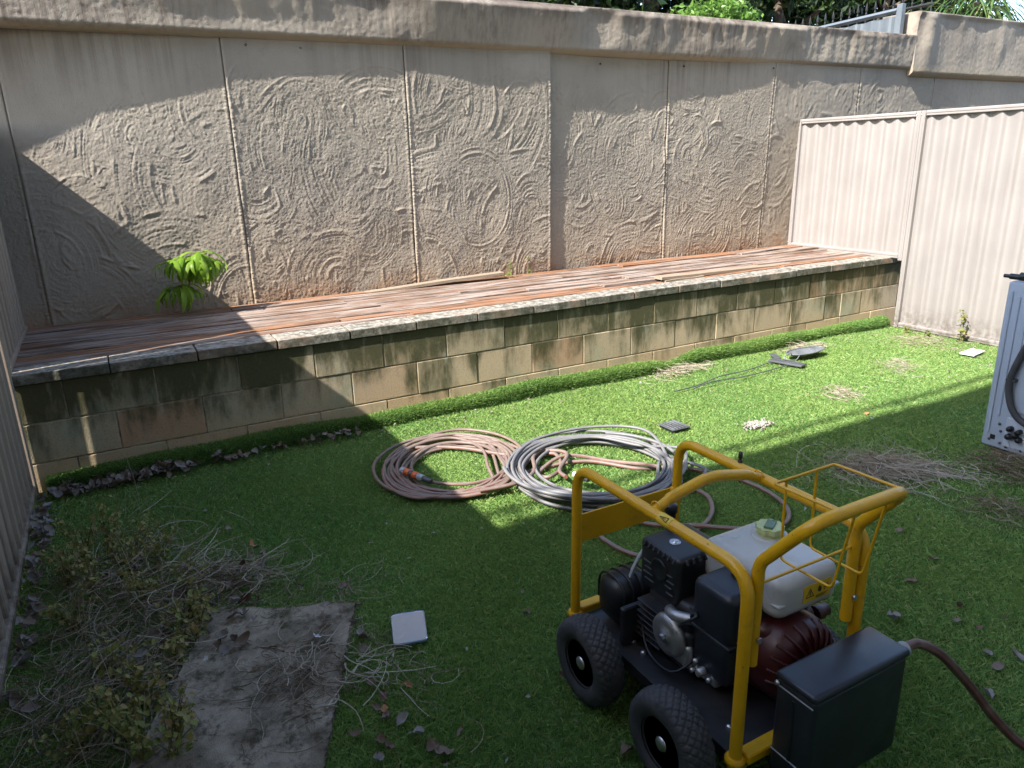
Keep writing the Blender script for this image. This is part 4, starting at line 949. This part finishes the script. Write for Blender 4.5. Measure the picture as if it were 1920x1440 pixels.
mb = MB(); mb.box((4.19, 3.62, .040), (.05, .13, .010), .003, 1, Matrix.Rotation(-.5, 3, 'Z')); mb.build('plate_arm', M['charcoal'], pl)
for pts in ([(4.14, 3.54), (4.04, 3.547), (3.9, 3.53), (3.735, 3.507), (3.522, 3.495), (3.278, 3.439), (3.05, 3.42)], [(4.154, 3.44), (4.0, 3.42), (3.796, 3.419), (3.593, 3.417), (3.4, 3.43), (3.2, 3.40)]):
    MB().tube(smooth_path([(x, y, .024+.004*math.sin(i*2)) for i, (x, y) in enumerate(pts)], .03), .0038, 6).build('cable', M['charcoal'], pl)
# white chips
V = []; F = []
for k in range(170):
    a = rnd.gauss(0, .45); p = Vector((3.045+rnd.gauss(0, .04)+.045*a, 2.715+rnd.gauss(0, .022)-.02*a, .014+abs(rnd.gauss(0, .006)))); s = rnd.uniform(.003, .0075); b = len(V)
    q = Matrix.Rotation(rnd.uniform(0, 6), 3, Vector((rnd.random(), rnd.random(), rnd.random())))
    for x, y, z in ((-1, -1, -.5), (1, -.8, -.4), (.9, 1, -.5), (-.8, .9, -.6), (-.6, -.7, .5), (.7, -.5, .6), (.6, .7, .4), (-.7, .5, .5)): V.append(p + q @ Vector((x*s*1.6, y*s, z*s)))
    F += [[b+i for i in f] for f in ((0, 3, 2, 1), (4, 5, 6, 7), (0, 1, 5, 4), (1, 2, 6, 5), (2, 3, 7, 6), (3, 0, 4, 7))]
tag(MB().add(V, F).build('white_chips', M['chips']), 'small pile of broken white chips on the sunlit turf', 'chips', kind='stuff')

# ---------------------------------------------------------------- twigs, vines, leaves
def twig_pile(name, cx, cy, rx, ry, rot, n, L, r, h, seed, label, mt='twig', tone=(.45, .25), curl=1.0, zoff=.012):
    q = np.random.default_rng(seed); Vs = []; Fs = []; Ts = []; b = 0
    for _ in range(n):
        d = q.normal(size=2)*.55; x, y = d[0]*rx, d[1]*ry; px = cx + x*math.cos(rot)-y*math.sin(rot); py = cy + x*math.sin(rot)+y*math.cos(rot)
        cen = max(0, 1-(d[0]**2+d[1]**2)); z = zoff + q.uniform(0, h)*cen; a = q.uniform(0, 2*np.pi); l = L*q.uniform(.35, 1.3); m_ = 6; rr = r*q.uniform(.6, 1.4); k = q.normal()*curl*2.2; zz = q.normal()*.25
        pts = []; p = np.array([px, py, z]); k2 = q.normal()*3
        for i in range(m_+1):
            pts.append(p.copy()); a += (k+k2*(i/m_-.5))/m_; zz = zz*.8 + q.normal()*.12; p = p + np.array([math.cos(a), math.sin(a), zz*.6])*l/m_; p[2] = max(p[2], zoff)
        pts = np.array(pts); t = np.gradient(pts, axis=0); t /= np.linalg.norm(t, axis=1)[:, None]; s = np.cross(t, [0, 0, 1.]); s /= np.linalg.norm(s, axis=1)[:, None]+1e-9; w = np.cross(s, t)
        taper = np.linspace(1, .45, m_+1)[:, None]*rr
        for c_, s_ in ((1, 0), (-.5, .866), (-.5, -.866)): Vs.append(pts + (s*c_ + w*s_)*taper)
        i = np.arange(m_); n1 = m_+1
        for j in range(3): Fs.append(np.stack([b+j*n1+i, b+((j+1) % 3)*n1+i, b+((j+1) % 3)*n1+i+1, b+j*n1+i+1], 1))
        Ts.append(np.full(3*n1, np.clip(q.normal(*tone), 0, 1))); b += 3*n1
    return tag(link(name, npmesh(name, np.concatenate(Vs), np.concatenate(Fs), [M[mt]], False, np.concatenate(Ts))), label, 'twigs', kind='stuff')
twig_pile('dry_vines', -.12, 2.62, .30, .55, .1, 620, .24, .0014, .12, 1, 'tangled dry vines heaped on the turf by the left fence', tone=(.42, .27), curl=.7)
twig_pile('dry_vines', -.25, 2.12, .26, .30, 0, 400, .22, .0013, .10, 2, 'dry vine tangle at the bottom left corner beside the mat', tone=(.38, .25), curl=.7)
twig_pile('dry_vines', .16, 2.58, .22, .16, -.4, 230, .24, .0016, .09, 3, 'pale dry vine tangle above the top edge of the mat', tone=(.42, .27), curl=.8)
twig_pile('dry_twigs', .34, 1.92, .14, .20, .4, 95, .17, .0018, .04, 4, 'pale dry twigs scattered on the fibre mat', tone=(.62, .25), zoff=.026)
twig_pile('fine_twigs', .28, 1.90, .14, .16, 0, 160, .07, .0013, .02, 14, 'fine dark root fibres on the fibre mat', tone=(.1, .12), zoff=.025)
twig_pile('dry_twigs', .54, 1.90, .09, .34, .25, 90, .13, .0010, .03, 5, 'thin dry twigs on the turf between mat and clear lid', tone=(.5, .25))
twig_pile('dry_twigs', .50, 2.33, .20, .12, 0, 70, .13, .0010, .03, 15, 'thin dry twigs on the turf behind the clear lid', tone=(.4, .25))
twig_pile('dry_twigs', 3.07, 1.97, .24, .15, -.35, 480, .2, .0016, .05, 6, 'grey heap of dry twigs on the shaded turf between cart and appliance', tone=(.72, .25))
twig_pile('dry_twigs', 3.30, 1.86, .22, .10, -.5, 70, .26, .0017, .02, 16, 'loose dry stems trailing from the twig heap towards the appliance', tone=(.8, .2))
twig_pile('dry_twigs', 3.60, 1.66, .16, .16, 0, 300, .12, .0016, .08, 7, 'brown dry weeds under the edge of the appliance', tone=(.3, .2))
twig_pile('dry_twigs', 3.15, 1.45, .14, .12, 0, 160, .10, .0014, .04, 8, 'small brown dry weeds on the shaded turf near the right edge', tone=(.3, .2))
twig_pile('straw', 3.42, 3.77, .26, .055, .1, 190, .12, .0016, .05, 9, 'dry straw heaped at the turf edge below the block wall', tone=(.75, .2))
twig_pile('straw', 4.65, 3.74, .22, .06, 0, 130, .12, .0015, .04, 10, 'dry straw at the turf edge behind the metal dish', tone=(.75, .2))
twig_pile('straw', 3.92, 2.84, .13, .10, .4, 130, .10, .0014, .025, 11, 'patch of dry straw on the middle of the sunlit turf', tone=(.7, .2))
twig_pile('straw', 4.75, 3.02, .24, .10, .5, 120, .10, .0013, .02, 12, 'thin dry straw on the sunlit turf near the white lid', tone=(.75, .2))
twig_pile('straw', 5.55, 3.35, .22, .25, .3, 260, .09, .0013, .02, 13, 'dry straw and dead grass at the foot of the cream fence', tone=(.6, .25))
twig_pile('straw', 5.30, 2.55, .12, .10, .3, 90, .08, .0013, .02, 17, 'small patch of dry straw beside the appliance', tone=(.7, .2))
# leaves
def leaf_mesh(L, W, curl, fold, seed, mt):
    q = random.Random(seed); n = 7; V = []; F = []
    for i in range(n+1):
        f = i/n; w = W*math.sin(math.pi*min(1, f*.93+.05))**.8*(1+.12*q.uniform(-1, 1)); z = curl*L*(f-.5)**2*2 + .004*q.uniform(-1, 1); x = L*(f-.5)
        V += [(x, -w, z+fold*w*q.uniform(.6, 1.3)), (x, 0, z), (x, w, z+fold*w*q.uniform(.6, 1.3))]
    for i in range(n): F += [(3*i, 3*i+1, 3*i+4, 3*i+3), (3*i+1, 3*i+2, 3*i+5, 3*i+4)]
    return npmesh('dry_leaf', V, F, [M[mt]], True, [q.random()]*len(V))
LM = [leaf_mesh(rnd.uniform(.045, .075), rnd.uniform(.012, .022), rnd.uniform(.1, .8), rnd.uniform(.2, 1.1), k, 'dry_leaf') for k in range(9)]
LO = [leaf_mesh(rnd.uniform(.05, .07), rnd.uniform(.013, .02), rnd.uniform(.1, .6), rnd.uniform(.2, .8), 50+k, 'orange_leaf') for k in range(3)]
def leaf(x, y, label, group, me=None, z=.017, s=1):
    o = bpy.data.objects.new('dry_leaf', me or rnd.choice(LM)); COL.objects.link(o); o.location = (x, y, z); o.rotation_euler = (rnd.uniform(-.5, .5), rnd.uniform(-.5, .5), rnd.uniform(0, 6.3)); s *= rnd.uniform(.5, .85); o.scale = (s, s*rnd.uniform(.8, 1.3), s*1.2)
    return tag(o, label, 'leaf', group)
gA = 'dry leaves between the mat and the cart'; lA = 'curled grey brown dry leaf on the shaded turf near the mat'
for x, y in [(1.036, 1.842), (.513, 2.023), (.413, 1.894), (.463, 1.629), (.47, 1.786), (.485, 1.713), (.368, 1.617), (.434, 1.518), (.533, 1.466), (.518, 1.529), (.618, 1.474), (.982, 1.521), (.52, 2.0), (.5, 1.95), (.56, 2.19), (.46, 2.25), (.41, 2.43), (.55, 2.33), (.455, 1.68), (.52, 2.1), (.50, 1.60), (.42, 1.56), (.39, 1.50)]: leaf(x, y, lA, gA)
gB = 'dry leaves right of the cart'; lB = 'crumpled dry leaf on the dark turf right of the cart'
for x, y in [(2.094, .899), (2.128, .948), (2.231, 1.039), (2.208, 1.085), (2.301, 1.132), (2.19, .897), (2.3, 1.3), (2.5, 1.35), (2.05, 1.2), (2.6, 1.55), (2.36, 1.02), (2.0, 1.05), (1.95, .85)]: leaf(x, y, lB, gB)
leaf(.563, 1.723, 'pinkish brown leaf alone on the turf right of the mat', None, LO[0], s=.7); leaf(.47, 1.66, 'orange brown leaf at the lower right corner of the mat', None, LO[1], s=.9)
leaf(.962, 1.193, 'pale brown leaf beside the near wheel of the cart', None, LM[0], s=1.1); leaf(.30, 2.665, 'rusty orange leaf among the pale vine tangle', None, LO[2], .1)
leaf(.545, 1.43, 'dark brown oval leaf at the bottom edge of the turf', None, LM[3], s=1.2)
gC = 'leaf scraps on the sunlit turf'; lC = 'small dry leaf scrap on the sunlit turf'
for x, y in [(2.441, 3.357), (1.875, 3.726), (1.697, 3.729), (2.70, 2.905), (3.855, 3.426), (2.12, 3.70), (2.4, 3.72), (2.75, 3.72), (3.0, 3.7), (4.35, 3.35), (3.2, 3.1), (2.9, 3.3), (4.9, 2.75), (3.7, 2.5), (3.35, 2.7), (4.4, 2.8), (4.6, 3.6), (2.62, 2.96)]: leaf(x, y, lC, gC, rnd.choice(LM+LO), s=rnd.uniform(.4, .75))
def litter(name, pts, n, label, tone, seed, sx=.05, sy=.03, size=.022):
    q = np.random.default_rng(seed); Vs = []; Fs = []; Ts = []; b = 0
    for _ in range(n):
        i = q.integers(0, len(pts)-1); f = q.random(); p = np.array(pts[i])*(1-f)+np.array(pts[i+1])*f
        me = LM[q.integers(0, len(LM))]; V = np.empty(len(me.vertices)*3, np.float32); me.vertices.foreach_get('co', V); V = V.reshape(-1, 3)*q.uniform(.5, 1.0)
        R = np.array(Matrix.Rotation(q.uniform(0, 6.3), 3, 'Z') @ Matrix.Rotation(q.normal()*.6, 3, 'X') @ Matrix.Rotation(q.normal()*.5, 3, 'Y'))
        Vs.append(V @ R.T + [p[0]+q.normal()*sx, p[1]+q.normal()*sy, .02+abs(q.normal())*.016]); k = np.array([pl_.vertices[:] for pl_ in me.polygons]); Fs.append(k+b); b += len(V); Ts.append(np.full(len(V), np.clip(q.normal(*tone), 0, 1)))
    V = np.concatenate(Vs); V[:, 0] = np.maximum(V[:, 0], -.475); V[:, 1] = np.minimum(V[:, 1], 3.87)
    tag(link(name, npmesh(name, V, np.concatenate(Fs), [M['dry_leaf']], True, np.concatenate(Ts))), label, 'leaves', kind='stuff')
litter('leaf_litter', [(-.46, 3.80), (-.1, 3.81), (.15, 3.83)], 150, 'drift of grey dry leaves in the corner of left fence and block wall', (.6, .28), 1, .04, .028)
litter('leaf_litter', [(.1, 3.83), (.5, 3.80), (1.1, 3.81)], 55, 'thin line of dry leaves along the shaded turf edge', (.6, .3), 2, .06, .02)
litter('leaf_litter', [(-.45, 3.75), (-.44, 3.2), (-.44, 2.2)], 110, 'grey dry leaves strung along the foot of the left fence', (.75, .22), 3, .022, .05)
litter('leaf_litter', [(-.2, 2.9), (.25, 2.5), (-.1, 2.2)], 60, 'dry leaves caught in the tangled vines', (.5, .3), 4, .12, .12)
# pale crumbs of leaf and bark all over the turf
q = np.random.default_rng(77); n = 420; cx = q.uniform(-.45, 5.8, n); cy = np.where(q.uniform(size=n) < .45, 3.86-np.abs(q.normal(size=n))*.16, q.uniform(1.2, 3.85, n)); Vs = []
for i in range(n):
    s_ = q.uniform(.004, .011); a = q.uniform(0, 6.3); d = np.array([math.cos(a), math.sin(a), q.normal()*.3]); e = np.array([-math.sin(a), math.cos(a), q.normal()*.3])*q.uniform(.3, .9); p0 = np.array([cx[i], cy[i], .022])
    Vs += [p0-d*s_, p0+e*s_*.8+[0, 0, .003], p0+d*s_, p0-e*s_+[0, 0, .002]]
tag(link('leaf_crumbs', npmesh('leaf_crumbs', np.array(Vs), np.arange(4*n).reshape(-1, 4), [M['dry_leaf']], False, np.repeat(np.clip(q.normal(.75, .3, n), 0, 1), 4))), 'tiny pale crumbs of leaf and bark strewn over the turf', 'crumbs', kind='stuff')
# dead upright stalks among the vines
tw = np.random.default_rng(8); mb = MB(); Ts = []
for k in range(70):
    x, y = tw.normal(-.16, .13), tw.normal(2.6, .42); x = max(x, -.44); h = tw.uniform(.08, .24); a = tw.uniform(0, 6.3); d = tw.uniform(.02, .09)
    P = smooth_path([(x, y, 0), (x+d*.4*math.cos(a), y+d*.4*math.sin(a), h*.6), (x+d*math.cos(a), y+d*math.sin(a), h)], .04); mb.tube(P, [.0014*(1-.5*i/len(P)) for i in range(len(P))], 4); Ts += [float(np.clip(tw.normal(.6, .2), 0, 1))]*(4*len(P)+8)
o = mb.build('dry_stalks', M['twig']); Ts = (Ts+[.6]*len(o.data.vertices))[:len(o.data.vertices)]
at = o.data.attributes.new('tone', 'FLOAT', 'POINT'); at.data.foreach_set('value', Ts); tag(o, 'upright straw coloured dead stalks among the vine tangle', 'stalks', kind='stuff')
# paper scraps
for x, y, l in ((.06, 2.13, 'crumpled blue white tissue scrap on the fibre mat'), (.385, 2.06, 'second blue white tissue scrap on the mat nearer the twigs'), (3.62, 2.42, 'white tissue scrap on the turf at the shadow edge')):
    o = leaf(x, y, l, None, None, .034 if x < 1 else .028, .6); o.name = 'paper_scrap'; o['category'] = 'paper scrap'; o.data = o.data.copy(); o.data.materials[0] = M['lid_white']

# ---------------------------------------------------------------- living plants
def heart_leaves(pts, size, mt, name, parent, seed, tone=(.4, .25)):
    q = np.random.default_rng(seed); Vs = []; Ts = []
    S = np.array([(0, 0, 0), (.35, .42, .06), (.75, .30, 0), (1.1, 0, -.1), (.75, -.30, 0), (.35, -.42, .06)]); Fs = []
    for b, p in enumerate(pts):
        R = np.array(Matrix.Rotation(q.uniform(0, 6.3), 3, 'Z') @ Matrix.Rotation(q.uniform(.1, 1.1), 3, 'Y') @ Matrix.Rotation(q.normal()*.4, 3, 'X')); Vs.append(S @ R.T*size*q.uniform(.5, 1.3)+np.array(p)); Fs += [(6*b, 6*b+1, 6*b+2, 6*b+3), (6*b, 6*b+3, 6*b+4, 6*b+5)]; Ts.append(np.full(6, np.clip(q.normal(*tone), 0, 1)))
    return link(name, npmesh(name, np.concatenate(Vs), np.array(Fs), [M[mt]], False, np.concatenate(Ts)), parent)
def weed(x, y, h, label, seed, mt='weed', stems=4, size=.028, nleaf=16, spread=.10, group=None, tone=(.4, .28)):
    q = random.Random(seed); t = thing('weed', label, 'weed', (x, y, 0), group); mb = MB(); pts = []
    for s in range(stems):
        a = q.uniform(0, 6.3); d = q.uniform(.2, 1)*spread; P = smooth_path([(x+q.uniform(-.02, .02), y+q.uniform(-.02, .02), 0), (x+.35*d*math.cos(a), y+.35*d*math.sin(a), h*.45), (x+d*math.cos(a), y+d*math.sin(a), h*q.uniform(.7, 1.05))], .03)
        mb.tube(P, [.0022*(1-.6*i/len(P)) for i in range(len(P))], 5)
        for k in range(nleaf):
            p = P[q.randrange(len(P)//4, len(P))]; pts.append((p.x+q.gauss(0, .012), p.y+q.gauss(0, .012), p.z+q.gauss(0, .008)))
    mb.build('stem', M['stem'], t); heart_leaves(pts, size, mt, 'foliage', t, seed, tone); return t
gw = 'dry yellow green weeds growing through the vine tangle'; lw = 'yellowing weed with small leaves growing through the vine tangle'
for k, (x, y, h) in enumerate([(-.27, 3.05, .20), (-.18, 3.0, .24), (-.10, 2.95, .20), (-.33, 2.9, .16), (-.02, 2.85, .17), (-.24, 2.75, .2), (-.08, 2.6, .18), (.06, 2.6, .14), (-.30, 2.55, .15), (-.14, 2.8, .22), (.05, 2.42, .13)]): weed(x, y, h, lw, k, group=gw, nleaf=24, size=.016, stems=8, tone=(.55, .25))
gw2 = 'greener weeds at the bottom left corner'; lw2 = 'green weed with heart shaped leaves at the bottom left corner'
for k, (x, y, h) in enumerate([(-.10, 2.05, .16), (-.16, 1.92, .18), (-.05, 1.88, .15), (-.22, 2.0, .12), (-.13, 1.82, .17), (-.02, 2.2, .16), (.05, 2.28, .14), (-.28, 1.95, .12), (-.2, 2.2, .15), (-.07, 1.78, .15)]): weed(x, y, h, lw2, 30+k, group=gw2, size=.018, nleaf=18, stems=7, tone=(.5, .25))
weed(5.80, 3.20, .30, 'pale green weed growing up the foot of the cream fence', 60, 'weed', 4, .032, 9, .05, tone=(.35, .2))
for k, (x, y) in enumerate([(5.74, 3.62), (5.76, 3.45)]): weed(x, y, .07, 'tiny weed tuft under the cream fence', 61+k, 'weed', 3, .025, 6, .04, group='weed tufts under the fence')
w_ = weed(2.68, 4.96, .10, 'small yellow green sprout at the wall foot behind the sprung deck board', 70, 'fresh', 2, .03, 5, .06); w_.location.z += .6
for c in w_.children: c.matrix_parent_inverse = Matrix.Translation((-2.68, -4.96, 0))
w_ = weed(2.92, 5.0, .16, 'thin climbing sprout on the rendered wall above the deck', 71, 'fresh', 1, .03, 4, .10); w_.location.z += .6
for c in w_.children: c.matrix_parent_inverse = Matrix.Translation((-2.92, -5.0, 0))
# bright sapling at the foot of the wall
sp_ = thing('sapling', 'bright green sapling with long drooping leaves at the foot of the wall', 'sapling', (.39, 5.02, .6))
def long_leaf(seed):
    q = random.Random(seed); L = q.uniform(.13, .21); W = L*.082; n = 9; V = []; F = []; p = Vector((0, 0, 0)); ang = q.uniform(.0, .5); cup = q.uniform(.25, .6)
    for i in range(n+1):
        f = i/n; w = W*(math.sin(math.pi*(f*.93+.04))**.75)*(1-.25*f); V += [p+Vector((0, -w, -cup*w)), p.copy(), p+Vector((0, w, -cup*w))]; p += Vector((math.cos(ang), 0, math.sin(ang)))*(L/n); ang -= q.uniform(.2, .32)
    for i in range(n): F += [(3*i, 3*i+1, 3*i+4, 3*i+3), (3*i+1, 3*i+2, 3*i+5, 3*i+4)]
    return npmesh('leaf', [tuple(v) for v in V], F, [M['fresh']], True, [q.uniform(.1, 1)]*len(V))
LL = [long_leaf(k) for k in range(7)]
nodes = []
mb = MB(); trunk = smooth_path([(.39, 5.03, .58), (.40, 4.99, .70), (.42, 4.95, .80), (.44, 4.92, .885)], .03); mb.tube(trunk, .0055, 7)
for e in [(.33, 4.86, .93), (.40, 4.84, .965), (.50, 4.86, .99), (.55, 4.90, .975), (.59, 4.93, .905), (.46, 4.80, .94), (.52, 4.92, .87), (.30, 4.93, .76), (.35, 4.86, .78)]:
    s = trunk[-1] if e[2] > .84 else trunk[len(trunk)//2]; P = smooth_path([s, s.lerp(Vector(e), .5)+Vector((0, 0, .03)), e], .02); mb.tube(P, .003, 6); nodes.append(P)
mb.build('stem', M['stem'], sp_)
for P in nodes:
    for k in range(22):
        p = P[max(1, int(len(P)*(.25+.75*k/21))-1)]; az = rnd.uniform(0, 6.3); o = bpy.data.objects.new('leaf', rnd.choice(LL)); COL.objects.link(o); o.parent = sp_
        q = p + Vector((0, 0, 0)); az = az if math.sin(az) < .35 else -az; o.location = q - Vector(sp_.location); o.rotation_euler = (rnd.uniform(-.3, .3), rnd.uniform(-.1, .35), az); s = rnd.uniform(.75, 1.15); o.scale = (s, s, s)
